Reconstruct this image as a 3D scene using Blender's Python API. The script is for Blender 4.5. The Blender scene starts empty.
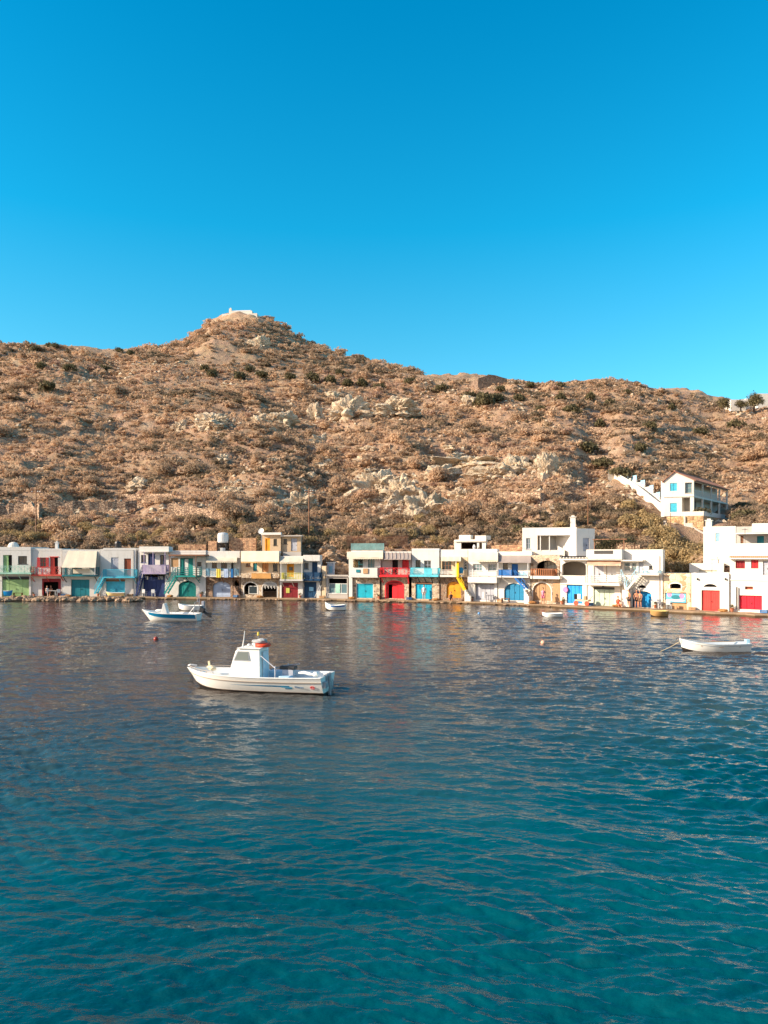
import bpy, bmesh, math, random
import numpy as np
from mathutils import Vector, Matrix
R = math.radians
rnd = random.Random(7)
S = bpy.context.scene
col = S.collection
F = 745.0; CX = 384.0; HY = 557.0; CH = 5.4

# ---------------------------------------------------------------- tags
def tag(o, label=None, cat=None, group=None, kind=None):
    if label: o['label'] = label
    if cat: o['category'] = cat
    if group: o['group'] = group
    if kind: o['kind'] = kind
    return o
def empty(name, loc=(0, 0, 0), rz=0.0, label=None, cat=None, group=None):
    o = bpy.data.objects.new(name, None); col.objects.link(o)
    o.location = loc; o.rotation_euler = (0, 0, rz); o.empty_display_size = .3
    return tag(o, label, cat, group)
def copy_tree(o, parent=None):
    c = o.copy(); col.objects.link(c)
    if parent: c.parent = parent
    for ch in list(o.children): copy_tree(ch, c)
    return c

# ---------------------------------------------------------------- mesh builder
class MB:
    def __init__(s): s.v = []; s.f = []
    def add(s, vs, fs):
        b = len(s.v); s.v += [tuple(p) for p in vs]; s.f += [tuple(i + b for i in f) for f in fs]; return s
    def box(s, x0, x1, y0, y1, z0, z1):
        if x0 > x1: x0, x1 = x1, x0
        if y0 > y1: y0, y1 = y1, y0
        if z0 > z1: z0, z1 = z1, z0
        return s.add([(x0,y0,z0),(x1,y0,z0),(x1,y1,z0),(x0,y1,z0),(x0,y0,z1),(x1,y0,z1),(x1,y1,z1),(x0,y1,z1)],
                     [(0,3,2,1),(4,5,6,7),(0,1,5,4),(1,2,6,5),(2,3,7,6),(3,0,4,7)])
    def quad(s, *p): return s.add(p, [tuple(range(len(p)))])
    def bar(s, p, q, w, h=None, up=(0,0,1)):
        h = h or w; p = Vector(p); q = Vector(q); d = (q - p).normalized(); u = Vector(up)
        if abs(d.dot(u)) > .97: u = Vector((0, 1, 0))
        a = d.cross(u).normalized() * w / 2; b = a.cross(d).normalized() * h / 2
        vs = [p-a-b, p+a-b, p+a+b, p-a+b, q-a-b, q+a-b, q+a+b, q-a+b]
        return s.add(vs, [(0,1,2,3),(7,6,5,4),(0,4,5,1),(1,5,6,2),(2,6,7,3),(3,7,4,0)])
    def tube(s, pts, r, n=8, caps=True):
        pts = [Vector(p) for p in pts]; rs = r if isinstance(r, (list, tuple)) else [r]*len(pts)
        rings = []; last = None
        for i, p in enumerate(pts):
            d = (pts[min(i+1, len(pts)-1)] - pts[max(i-1, 0)]).normalized()
            u = last if last is not None else (Vector((0,0,1)) if abs(d.z) < .9 else Vector((1,0,0)))
            a = d.cross(u).normalized(); b = a.cross(d).normalized(); last = b
            rings.append([p + (a*math.cos(2*math.pi*k/n) + b*math.sin(2*math.pi*k/n))*rs[i] for k in range(n)])
        vs = [v for rg in rings for v in rg]; fs = []
        for i in range(len(pts)-1):
            for k in range(n):
                k2 = (k+1) % n; fs.append((i*n+k, i*n+k2, (i+1)*n+k2, (i+1)*n+k))
        if caps: fs += [tuple(range(n))[::-1], tuple((len(pts)-1)*n + k for k in range(n))]
        return s.add(vs, fs)
    def lathe(s, prof, c=(0,0,0), n=16):
        vs = []; fs = []
        for (r, z) in prof:
            for k in range(n):
                a = 2*math.pi*k/n; vs.append((c[0]+r*math.cos(a), c[1]+r*math.sin(a), c[2]+z))
        for i in range(len(prof)-1):
            for k in range(n):
                k2 = (k+1) % n; fs.append((i*n+k, i*n+k2, (i+1)*n+k2, (i+1)*n+k))
        fs += [tuple(range(n))[::-1], tuple((len(prof)-1)*n+k for k in range(n))]
        return s.add(vs, fs)
    def prism(s, poly, y0, y1):            # poly in (x,z), extruded along y
        n = len(poly)
        vs = [(x, y0, z) for x, z in poly] + [(x, y1, z) for x, z in poly]
        fs = [tuple(range(n)), tuple(range(2*n-1, n-1, -1))]
        for i in range(n):
            j = (i+1) % n; fs.append((i, i+n, j+n, j))
        return s.add(vs, fs)
    def prism_x(s, poly, x0, x1):          # poly in (y,z), extruded along x
        n = len(poly)
        vs = [(x0, y, z) for y, z in poly] + [(x1, y, z) for y, z in poly]
        fs = [tuple(range(n))[::-1], tuple(range(n, 2*n))]
        for i in range(n):
            j = (i+1) % n; fs.append((i, j, j+n, i+n))
        return s.add(vs, fs)
    def ball(s, c, r, sub=2, sc=(1,1,1), jit=0, seed=0):
        bm = bmesh.new(); bmesh.ops.create_icosphere(bm, subdivisions=sub, radius=1.0); rr = random.Random(seed)
        vs = []
        for v in bm.verts:
            k = r * (1 + jit*(rr.random()-.5)); vs.append((c[0]+v.co.x*k*sc[0], c[1]+v.co.y*k*sc[1], c[2]+v.co.z*k*sc[2]))
        fs = [tuple(v.index for v in f.verts) for f in bm.faces]; bm.free()
        return s.add(vs, fs)
    def build(s, name, mat, parent=None, bevel=0, smooth=False):
        me = bpy.data.meshes.new(name); me.from_pydata([tuple(p) for p in s.v], [], s.f); me.update()
        bm = bmesh.new(); bm.from_mesh(me); bmesh.ops.recalc_face_normals(bm, faces=bm.faces); bm.to_mesh(me); bm.free()
        o = bpy.data.objects.new(name, me); col.objects.link(o)
        if mat: me.materials.append(mat)
        if parent: o.parent = parent
        if smooth: me.polygons.foreach_set('use_smooth', [True]*len(me.polygons))
        if bevel:
            m = o.modifiers.new('b', 'BEVEL'); m.width = bevel; m.segments = 2; m.limit_method = 'ANGLE'; m.angle_limit = R(40)
        return o

def np_mesh(name, V, faces, mat, smooth=True, attrs=None):
    """V (n,3) float, faces (m,k) int with constant k"""
    me = bpy.data.meshes.new(name); m, k = faces.shape
    me.vertices.add(len(V)); me.vertices.foreach_set('co', V.astype(np.float32).ravel())
    me.loops.add(m*k); me.loops.foreach_set('vertex_index', faces.astype(np.int32).ravel())
    me.polygons.add(m); me.polygons.foreach_set('loop_start', np.arange(0, m*k, k, dtype=np.int32))
    try: me.polygons.foreach_set('loop_total', np.full(m, k, dtype=np.int32))
    except Exception: pass
    me.polygons.foreach_set('use_smooth', np.full(m, smooth, dtype=bool))
    me.update(calc_edges=True); me.validate()
    for an, arr in (attrs or {}).items():
        a = me.attributes.new(an, 'FLOAT', 'POINT'); a.data.foreach_set('value', arr.astype(np.float32))
    me.materials.append(mat)
    o = bpy.data.objects.new(name, me); col.objects.link(o); return o

# ---------------------------------------------------------------- materials
def lin(c):
    c = c/255.0
    return c/12.92 if c <= .04045 else ((c+.055)/1.055)**2.4
def rgb(r, g, b): return (lin(r), lin(g), lin(b), 1)
MATS = {}
class NT:
    def __init__(s, name):
        s.m = bpy.data.materials.new(name); s.m.use_nodes = True; s.t = s.m.node_tree; s.n = s.t.nodes; s.l = s.t.links
        s.bs = s.n['Principled BSDF']
    def nd(s, typ, **kw):
        x = s.n.new(typ)
        for k, v in kw.items():
            if k in x.inputs: x.inputs[k].default_value = v
            else: setattr(x, k, v)
        return x
    def lk(s, a, b): s.l.new(a, b)
    def noise(s, scale, vec, detail=4, rough=.6):
        x = s.nd('ShaderNodeTexNoise'); x.inputs['Scale'].default_value = scale; x.inputs['Detail'].default_value = detail
        x.inputs['Roughness'].default_value = rough; s.lk(vec, x.inputs['Vector']); return x.outputs['Fac']
    def ramp(s, fac, stops, interp='LINEAR'):
        x = s.nd('ShaderNodeValToRGB'); e = x.color_ramp.elements; x.color_ramp.interpolation = interp
        while len(e) < len(stops): e.new(.5)
        for i, (p, c) in enumerate(stops): e[i].position = p; e[i].color = c if len(c) == 4 else (*c, 1)
        s.lk(fac, x.inputs[0]); return x.outputs[0]
    def mix(s, fac, a, b, typ='MIX'):
        x = s.nd('ShaderNodeMix', data_type='RGBA', blend_type=typ)
        for sock, v in ((x.inputs[0], fac), (x.inputs[6], a), (x.inputs[7], b)):
            if hasattr(v, 'is_output') or hasattr(v, 'links'): s.lk(v, sock)
            else: sock.default_value = v
        return x.outputs[2]
    def bump(s, h, strength, dist=.02, normal=None):
        x = s.nd('ShaderNodeBump'); x.inputs['Strength'].default_value = strength; x.inputs['Distance'].default_value = dist
        s.lk(h, x.inputs['Height'])
        if normal: s.lk(normal, x.inputs['Normal'])
        return x.outputs[0]
    def co(s, which='Object'):
        return s.nd('ShaderNodeTexCoord').outputs[which]
    def pos(s): return s.nd('ShaderNodeNewGeometry').outputs['Position']

def paint(name, c, rough=.55, var=.18, bump=.15, metal=0, spec=.4):
    """painted / plastered surface with mild unevenness and wear"""
    if name in MATS: return MATS[name]
    t = NT(name); p = t.pos()
    n1 = t.noise(1.1, p, 5, .65); n2 = t.noise(9, p, 4, .7)
    dk = tuple(v*(1-var*1.8) for v in c[:3]) + (1,); lt = tuple(min(1, v*(1+var*.5)) for v in c[:3]) + (1,)
    a = t.ramp(n1, [(.3, dk), (.55, c), (.8, lt)])
    b = t.mix(t.ramp(n2, [(.45, (0,0,0,1)), (.75, (.35,.35,.35,1))]), a, dk)
    t.lk(b, t.bs.inputs['Base Color'])
    t.bs.inputs['Roughness'].default_value = rough; t.bs.inputs['Metallic'].default_value = metal
    t.bs.inputs['Specular IOR Level'].default_value = spec
    if bump: t.lk(t.bump(n2, bump, .03), t.bs.inputs['Normal'])
    MATS[name] = t.m; return t.m
def plaster(name, c, stain=.55):
    if name in MATS: return MATS[name]
    t = NT(name); p = t.pos()
    mp = t.nd('ShaderNodeMapping'); mp.inputs['Scale'].default_value = (2.2, 2.2, .45); t.lk(p, mp.inputs[0])
    n1 = t.noise(1.4, mp.outputs[0], 6, .7); n2 = t.noise(7, p, 5, .7); n3 = t.noise(.5, p, 3, .5)
    dk = (c[0]*.62, c[1]*.57, c[2]*.5, 1)
    a = t.mix(t.ramp(n1, [(.52, (0,0,0,1)), (.78, (stain,)*3)]), c, dk)
    a = t.mix(t.ramp(n3, [(.4, (0,0,0,1)), (.7, (.25,)*3)]), a, (c[0]*.9, c[1]*.84, c[2]*.74, 1))
    t.lk(a, t.bs.inputs['Base Color']); t.bs.inputs['Roughness'].default_value = .85
    t.bs.inputs['Specular IOR Level'].default_value = .2
    t.lk(t.bump(n2, .35, .05), t.bs.inputs['Normal']); MATS[name] = t.m; return t.m
def stone(name, c1, c2, mortar, scale=2.2):
    if name in MATS: return MATS[name]
    t = NT(name); p = t.pos()
    mp = t.nd('ShaderNodeMapping'); mp.inputs['Scale'].default_value = (1, 1, 1.5); t.lk(p, mp.inputs[0])
    wob = t.nd('ShaderNodeTexNoise'); wob.inputs['Scale'].default_value = 3; t.lk(mp.outputs[0], wob.inputs[0])
    vm = t.nd('ShaderNodeVectorMath', operation='MULTIPLY_ADD'); t.lk(wob.outputs['Color'], vm.inputs[0])
    vm.inputs[1].default_value = (.25,.25,.25); t.lk(mp.outputs[0], vm.inputs[2])
    v = t.nd('ShaderNodeTexVoronoi', feature='DISTANCE_TO_EDGE'); v.inputs['Scale'].default_value = scale; t.lk(vm.outputs[0], v.inputs['Vector'])
    vc = t.nd('ShaderNodeTexVoronoi'); vc.inputs['Scale'].default_value = scale; t.lk(vm.outputs[0], vc.inputs['Vector'])
    sep = t.nd('ShaderNodeSeparateColor'); t.lk(vc.outputs['Color'], sep.inputs[0])
    cc = t.ramp(sep.outputs[0], [(0, c2), (.5, c1), (1, tuple(min(1, x*1.25) for x in c1[:3]) + (1,))])
    n = t.noise(12, p, 4)
    cc = t.mix(t.ramp(n, [(.4, (0,0,0,1)), (.8, (.4,)*3)]), cc, c2)
    edge = t.ramp(v.outputs['Distance'], [(.02, (0,0,0,1)), (.09, (1,1,1,1))])
    a = t.mix(edge, mortar, cc)
    t.lk(a, t.bs.inputs['Base Color']); t.bs.inputs['Roughness'].default_value = .9
    t.lk(t.bump(edge, .9, .06), t.bs.inputs['Normal']); MATS[name] = t.m; return t.m
def glass(name='window_glass', c=(.02,.03,.035,1)):
    if name in MATS: return MATS[name]
    t = NT(name); t.bs.inputs['Base Color'].default_value = c; t.bs.inputs['Roughness'].default_value = .08
    n = t.noise(2, t.pos(), 2); t.lk(t.bump(n, .05, .02), t.bs.inputs['Normal'])
    MATS[name] = t.m; return t.m
def wood(name, c, rough=.6):
    if name in MATS: return MATS[name]
    t = NT(name); p = t.pos()
    mp = t.nd('ShaderNodeMapping'); mp.inputs['Scale'].default_value = (9, 9, 1.2); t.lk(p, mp.inputs[0])
    n = t.noise(2.5, mp.outputs[0], 6, .65)
    a = t.ramp(n, [(.3, tuple(v*.55 for v in c[:3]) + (1,)), (.7, c)])
    t.lk(a, t.bs.inputs['Base Color']); t.bs.inputs['Roughness'].default_value = rough
    t.lk(t.bump(n, .3, .02), t.bs.inputs['Normal']); MATS[name] = t.m; return t.m
def foliage(name, stops, trans=.42):
    if name in MATS: return MATS[name]
    t = NT(name); at = t.nd('ShaderNodeAttribute', attribute_name='tint')
    c = t.ramp(at.outputs['Fac'], stops)
    n = t.noise(3.0, t.pos(), 3)
    hs = t.nd('ShaderNodeHueSaturation'); t.lk(c, hs.inputs['Color']); hs.inputs['Saturation'].default_value = .88
    mr = t.nd('ShaderNodeMapRange'); mr.inputs['To Min'].default_value = .7; mr.inputs['To Max'].default_value = 1.3; t.lk(n, mr.inputs[0])
    t.lk(mr.outputs[0], hs.inputs['Value'])
    t.lk(hs.outputs[0], t.bs.inputs['Base Color']); t.bs.inputs['Roughness'].default_value = .8
    t.bs.inputs['Specular IOR Level'].default_value = .15
    if trans:
        tr = t.nd('ShaderNodeBsdfTranslucent'); t.lk(hs.outputs[0], tr.inputs[0])
        mx = t.nd('ShaderNodeMixShader'); mx.inputs[0].default_value = trans
        t.lk(t.bs.outputs[0], mx.inputs[1]); t.lk(tr.outputs[0], mx.inputs[2]); t.lk(mx.outputs[0], t.n['Material Output'].inputs[0])
    MATS[name] = t.m; return t.m

# ---------------------------------------------------------------- depth of the row of houses
_D = [(-600,92),(-200,96),(0,97),(130,97),(240,95),(320,93),(400,90),(470,87),(530,83),(560,81),(600,78),(663,74),(700,71.5),(768,68),(860,64),(1000,60),(1300,58)]
def D(px): return float(np.interp(px, [a for a, _ in _D], [b for _, b in _D]))
def wx(px, Y): return (px-CX)/F*Y
def wz(py, Y): return CH-(py-HY)/F*Y

# ---------------------------------------------------------------- noise
def _hash(ix, iy, seed):
    n = (ix.astype(np.int64)*374761393 + iy.astype(np.int64)*668265263 + seed*144269504) & 0xffffffff
    n = ((n ^ (n >> 13)) * 1274126177) & 0xffffffff
    return ((n ^ (n >> 16)) & 0xffff)/65535.0
def vnoise(x, y, seed=0):
    x = np.asarray(x, float); y = np.asarray(y, float)
    ix = np.floor(x); iy = np.floor(y); fx = x-ix; fy = y-iy
    fx = fx*fx*(3-2*fx); fy = fy*fy*(3-2*fy)
    a = _hash(ix, iy, seed); b = _hash(ix+1, iy, seed); c = _hash(ix, iy+1, seed); d = _hash(ix+1, iy+1, seed)
    return (a*(1-fx)+b*fx)*(1-fy) + (c*(1-fx)+d*fx)*fy - .5
def fbm(x, y, sc, octv=4, seed=0, gain=.5):
    s = 0; a = 1.0; x = x/sc; y = y/sc
    for i in range(octv):
        s = s + a*vnoise(x+i*17.3, y+i*9.1, seed+i*31); x = x*2.03; y = y*2.03; a *= gain
    return s

# ---------------------------------------------------------------- camera, world, sun
cam = bpy.data.cameras.new('camera'); co_ = bpy.data.objects.new('camera', cam); col.objects.link(co_); S.camera = co_
co_.location = (0, 0, CH); co_.rotation_euler = (R(90), 0, 0)
cam.sensor_fit = 'VERTICAL'; cam.sensor_height = 24; cam.lens = F/1024*24; cam.shift_y = (HY-512)/1024
cam.clip_start = .1; cam.clip_end = 5000
SUN = Vector((-.86, -.25, .40)).normalized()
el = math.asin(SUN.z); az = math.atan2(SUN.x, SUN.y)
w = bpy.data.worlds.new('World'); S.world = w; w.use_nodes = True
nt = w.node_tree; bg = nt.nodes['Background']
sky = nt.nodes.new('ShaderNodeTexSky'); sky.sky_type = 'NISHITA'; sky.sun_disc = False
sky.sun_elevation = el; sky.sun_rotation = az; sky.altitude = 0; sky.air_density = 1.0; sky.dust_density = .3; sky.ozone_density = 3.0
mx = nt.nodes.new('ShaderNodeMix'); mx.data_type = 'RGBA'; mx.blend_type = 'MULTIPLY'; mx.inputs[0].default_value = 1
nt.links.new(sky.outputs[0], mx.inputs[6]); mx.inputs[7].default_value = SKYTINT = (.42, 1.0, 1.02, 1)
tc = nt.nodes.new('ShaderNodeTexCoord'); sp = nt.nodes.new('ShaderNodeSeparateXYZ'); nt.links.new(tc.outputs['Generated'], sp.inputs[0])
rp = nt.nodes.new('ShaderNodeValToRGB'); nt.links.new(sp.outputs[2], rp.inputs[0])
e = rp.color_ramp.elements; e[0].position = .16; e[0].color = (.98, .98, .94, 1); e[1].position = .60; e[1].color = (.0, .90, 1.02, 1)
rp.color_ramp.elements.new(.27).color = (.58, .97, .94, 1); rp.color_ramp.elements.new(.40).color = (.10, .98, 1.02, 1)
mx2 = nt.nodes.new('ShaderNodeMix'); mx2.data_type = 'RGBA'; mx2.blend_type = 'MULTIPLY'; mx2.inputs[0].default_value = 1
nt.links.new(mx.outputs[2], mx2.inputs[6]); nt.links.new(rp.outputs[0], mx2.inputs[7])
# the sky is deepest and bluest opposite the sun, paler and whiter towards it
dt = nt.nodes.new('ShaderNodeVectorMath'); dt.operation = 'DOT_PRODUCT'; nt.links.new(tc.outputs['Generated'], dt.inputs[0])
dt.inputs[1].default_value = (SUN.x*.75, SUN.y*.75-.55, 0)
mrs = nt.nodes.new('ShaderNodeMapRange'); mrs.inputs['From Min'].default_value = -.15; mrs.inputs['From Max'].default_value = .45; nt.links.new(dt.outputs['Value'], mrs.inputs[0])
mx3 = nt.nodes.new('ShaderNodeMix'); mx3.data_type = 'RGBA'; mx3.blend_type = 'MIX'; nt.links.new(mrs.outputs[0], mx3.inputs[0]); nt.links.new(mx2.outputs[2], mx3.inputs[6])
mx4 = nt.nodes.new('ShaderNodeMix'); mx4.data_type = 'RGBA'; mx4.blend_type = 'MULTIPLY'; mx4.inputs[0].default_value = 1; nt.links.new(sky.outputs[0], mx4.inputs[6]); mx4.inputs[7].default_value = (1.25, .98, .86, 1)
nt.links.new(mx4.outputs[2], mx3.inputs[7]); nt.links.new(mx3.outputs[2], bg.inputs[0]); bg.inputs[1].default_value = .14
sl = bpy.data.lights.new('sun', 'SUN'); sl.energy = 5.0; sl.angle = R(.5); sl.color = (1.0, .86, .67)
so = bpy.data.objects.new('sun', sl); col.objects.link(so); so.rotation_euler = SUN.to_track_quat('Z', 'Y').to_euler()
so.location = (-40, -20, 60)
S.view_settings.view_transform = 'Standard'; S.view_settings.look = 'None'; S.view_settings.exposure = 0.78; S.view_settings.gamma = 1
S.render.engine = 'CYCLES'; S.cycles.max_bounces = 6; S.cycles.use_denoising = True
# ================================================================ hillside
_S = [(-700,352),(0,346),(40,346),(80,348),(110,352),(140,354),(170,358),(200,363),(240,370),(280,374),(330,377),(380,375),(400,373),(430,376),(470,380),(490,378),(510,379),(540,382),(580,381),(620,379),(640,382),(670,390),(695,396),(712,404),(740,406),(768,404),(1500,420)]
_Rg = [(-700,368),(100,364),(140,356),(150,352),(160,350),(180,342),(200,330),(213,320),(224,315),(240,313),(256,315),(270,319),(285,328),(297,337),(312,343),(330,350),(350,358),(375,367),(395,374),(430,388),(1500,435)]
YS, YP = 285.0, 400.0
def ip(tab, x): return np.interp(x, [a for a, _ in tab], [b for _, b in tab])
def terrain_z(px, Y):
    """height of the hill at pixel column px (ray direction) and distance Y"""
    px = np.asarray(px, float); Y = np.asarray(Y, float)
    d = ip(_D, px); yb = d + 8.5
    zb = np.interp(px, [300, 322, 345, 365, 470, 630, 660, 700, 745], [5.2, 3.9, 3.9, 5.0, 5.2, 5.0, 3.4, 3.6, 5.0])
    zs = CH + YS*(HY-ip(_S, px))/F; zr = CH + YP*(HY-ip(_Rg, px))/F
    p = np.interp(px, [0, 560, 640, 768], [1.12, 1.15, 1.28, 1.3])
    t = np.clip((Y-yb)/(YS-yb), 0, 1)
    z1 = zb + (zs-zb)*t**p
    front = np.clip((Y-(d+1.5))/7.0, 0, 1)
    z1 = np.where(Y < yb, .1 + (zb-.1)*front, z1)
    t2 = np.clip((Y-YS)/(YP-YS), 0, 1); z2 = zs + (zr-zs)*(t2**.9)
    z3 = zr - (Y-YP)*.42
    z = np.where(Y <= YS, z1, np.where(Y <= YP, z2, z3))
    X = wx(px, Y)
    amp = np.clip((Y-yb)/40, 0, 1)
    near_s = 1 - .75*np.exp(-((Y-YS)/9)**2) ; near_p = 1-.6*np.exp(-((Y-YP)/12)**2)
    a = amp*near_s*near_p
    rough = fbm(X, Y, 34, 3, 3)*5.0 + fbm(X, Y, 11, 3, 11)*1.9
    gul = -np.abs(fbm(X+Y*.35, Y*.35, 26, 2, 77))*4.5 + 1.0
    fine = fbm(X, Y, 3.6, 4, 23)*1.15
    z = z + a*(rough+gul) + np.clip((Y-yb)/8, 0, 1)*fine*(.4+.6*near_s)
    # old cultivation terraces
    zt = z + fbm(X, Y, 60, 2, 5)*3; st = 3.6
    saw = (zt/st) % 1.0
    terr = np.clip(fbm(X, Y, 45, 2, 91)*2+.55, 0, 1)
    z = z + a*terr*(np.clip((saw-.6)/.4, 0, 1) - saw)*st*.55
    # ravine behind the hillside house
    z = z - 3.0*np.exp(-((px-592-(Y-150)*.12)/16)**2)*np.clip((Y-110)/30, 0, 1)*np.clip((240-Y)/40, 0, 1)
    # level pad for the hillside house
    pad = np.exp(-(((px-694)/40)**4 + ((Y-108)/10)**4)); z = z*(1-pad) + 10.4*pad
    z = z - 2.6*np.exp(-(((px-696)/20)**4 + ((Y-97.5)/5.0)**4))
    return z
def ground_at(px, py, ymin=None, ymax=None):
    Ys = np.arange((ymin or D(px)+9), ymax or YP, .25)
    z = terrain_z(np.full_like(Ys, px), Ys); pyy = HY-(z-CH)/Ys*F
    i = np.argmax(pyy <= py)
    if pyy[i] > py: i = int(np.argmin(pyy))
    Y = Ys[i]; return wx(px, Y), Y, float(z[i])
pxs = np.concatenate([np.arange(-700, -60, 12), np.arange(-60, 830, 2.0), np.arange(830, 1500, 12)])
rows = np.concatenate([np.linspace(0, 1, 10)[:-1]*9, 9 + (np.linspace(0, 1, 330)**1.25)*(YP+140-80)])
PX, T = np.meshgrid(pxs, rows)
YY = np.minimum(ip(_D, PX) + 1.0 + T, YP+150)
ZZ = terrain_z(PX, YY)
V = np.stack([wx(PX, YY), YY, ZZ], -1).reshape(-1, 3)
nr, nc = PX.shape
i0 = (np.arange(nr-1)[:, None]*nc + np.arange(nc-1)[None]).ravel()
Fq = np.stack([i0, i0+1, i0+nc+1, i0+nc], -1)
def hill_mat():
    t = NT('dry_hillside_soil'); p = t.pos()
    n1 = t.noise(.05, p, 6, .65); n2 = t.noise(.9, p, 6, .72); n3 = t.noise(.22, p, 5, .7); n4 = t.noise(4.5, p, 4, .7)
    c = t.ramp(n2, [(.25, rgb(126,100,84)), (.42, rgb(164,132,108)), (.58, rgb(192,158,128)), (.75, rgb(220,190,158))])
    grass = t.ramp(n4, [(.3, rgb(150,124,94)), (.7, rgb(206,176,134))])
    c = t.mix(t.ramp(n3, [(.42, (0,0,0,1)), (.62, (.85,)*3)]), c, grass)
    red = t.mix(t.ramp(n1, [(.4, (0,0,0,1)), (.65, (.6,)*3)]), c, rgb(164,130,112))
    # bare pale rock on the steep faces
    g = t.nd('ShaderNodeNewGeometry'); s = t.nd('ShaderNodeSeparateXYZ'); t.lk(g.outputs['Normal'], s.inputs[0])
    steep = t.ramp(s.outputs[2], [(.55, (1,1,1,1)), (.78, (0,0,0,1))])
    m2 = t.mix(1.0, steep, t.ramp(n3, [(.4, (0,0,0,1)), (.55, (1,1,1,1))]), 'MULTIPLY')
    rockc = t.ramp(n4, [(.3, rgb(140,118,100)), (.7, rgb(216,198,172))])
    c = t.mix(m2, red, rockc)
    sp_ = t.nd('ShaderNodeTexVoronoi'); sp_.inputs['Scale'].default_value = 1.4; t.lk(p, sp_.inputs['Vector'])
    stn = t.ramp(sp_.outputs['Distance'], [(.12, (.9,)*3), (.24, (0,0,0))])
    stn = t.mix(1.0, stn, t.ramp(n3, [(.5, (0,0,0,1)), (.6, (1,1,1,1))]), 'MULTIPLY')
    c = t.mix(stn, c, rgb(186,164,140))
    t.lk(c, t.bs.inputs['Base Color']); t.bs.inputs['Roughness'].default_value = .95; t.bs.inputs['Specular IOR Level'].default_value = .1
    b = t.bump(n2, 1.0, .7); b = t.bump(n4, .9, .18, b); t.lk(b, t.bs.inputs['Normal'])
    return t.m
tag(np_mesh('hill', V, Fq, hill_mat()), kind='structure')

# ---------------------------------------------------------------- scrub
def leaf_cloud(n, rr, flat=.75, leaf=.16, seed=0, lobes=5, spiky=0):
    """unit shrub: n triangles spread on and in a cluster of lobes; returns verts (3n,3)"""
    g = np.random.RandomState(seed)
    lc = g.uniform(-.5, .5, (lobes, 3)); lc[:, 2] = g.uniform(.15, .6, lobes)*flat; lr = g.uniform(.38, .62, lobes)
    k = g.randint(0, lobes, n); d = g.normal(size=(n, 3)); d /= np.linalg.norm(d, axis=1)[:, None]; d[:, 2] = np.abs(d[:, 2])*1.0 - .15
    rad = lr[k]*(g.uniform(.55, 1.08, n))
    c = lc[k] + d*rad[:, None]*np.array([1, 1, flat]); c[:, 2] = np.maximum(c[:, 2], .02)
    a = g.normal(size=(n, 3)); a -= (a*d).sum(1)[:, None]*d*(.7 if not spiky else 0); a /= np.linalg.norm(a, axis=1)[:, None]
    b = np.cross(d + g.normal(size=(n, 3))*.5, a); b /= np.linalg.norm(b, axis=1)[:, None]
    s = leaf*g.uniform(.6, 1.4, n)[:, None]
    return np.stack([c-a*s, c+a*s*.9+b*s*.3, c+b*s*1.3], 1).reshape(-1, 3)
scrub_stops = [(0, rgb(118,102,76)), (.2, rgb(154,128,98)), (.45, rgb(190,154,118)), (.78, rgb(218,180,138)), (1, rgb(180,140,114))]
SCRUB = foliage('dry_scrub_leaves', scrub_stops)
OLIVE = foliage('olive_green_leaves', [(0, rgb(70,66,44)), (.5, rgb(108,98,64)), (1, rgb(142,126,84))])
GOLD = foliage('golden_green_leaves', [(0, rgb(124,106,66)), (.5, rgb(176,146,92)), (1, rgb(208,176,118))])

g = np.random.RandomState(5)
N = 44000
px = g.uniform(-230, 1000, N)
u = g.uniform(0, 1, N); Yr = ip(_D, px) + 10 + (u**1.0)*(YP-4-ip(_D, px)-10)
zz = terrain_z(px, Yr); X = wx(px, Yr)
dens = fbm(X, Yr, 14, 3, 55)*1.5 + fbm(X, Yr, 70, 2, 15)
keep = g.uniform(0, 1, N) < np.clip(.52 + dens*.8 + np.clip((px-520)/300, 0, .3) + .35*(Yr > YS), .16, 1)
vis = (Yr < YS-2) | ((px > 130) & (px < 420))
# keep clear of the hillside house and its steps
clear = (np.abs(px-694) < 42) & (Yr > 92) & (Yr < 124)
clear |= (Yr > YP-30) & (px > 212) & (px < 266)
clear |= ((px > 722) & (Yr > 245)) | ((px > 470) & (px < 514) & (Yr > 240))
STEP_PATH = [(684,522),(672,516),(659,507),(648,498),(636,489),(624,481),(614,474),(608,468),(610,463)]
pyp = HY-(zz-CH)/Yr*F
for (a_, b_) in STEP_PATH:
    for (c_, d_) in ((0, 0), (6, 4), (-3, 6)): clear |= (np.hypot((px-a_-c_), (pyp-b_-d_-2)) < 9.5) & (Yr < 150)
BARE = [(12,511,30,11),(95,508,46,10),(190,514,42,10),(385,490,38,18),(412,516,36,20),(500,468,62,13),(300,500,30,13),(540,509,42,7),(235,490,26,10),(350,418,30,11),(398,412,28,9),(215,424,26,10)]
for (a_, b_, c_, d_) in BARE: clear |= (((px-a_)/c_)**2 + ((pyp-b_)/d_)**2 < 1) & (g.uniform(0, 1, N) < .72) & (Yr < YS)
keep &= vis & ~clear
px, Yr, zz, X = px[keep], Yr[keep], zz[keep], X[keep]
size = g.lognormal(-.50, .46, len(px))*np.interp(Yr, [90, 130, 285, 400], [1.35, 1.25, 1.35, 1.7]); size = np.clip(size, .35, 3.0)
near = Yr < 150
protos_hi = [leaf_cloud(460, None, g.uniform(.9, 1.25), .10, 100+i, 7) for i in range(7)]
protos_lo = [leaf_cloud(130, None, g.uniform(.85, 1.15), .17, 200+i, 5) for i in range(9)]
chunks = []; tints = []
tval = np.clip(.50 + fbm(X, Yr, 22, 2, 8)*.8 + g.normal(0, .2, len(px)) - .28*np.exp(-((Yr-108)/16)**2), 0, 1)
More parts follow.
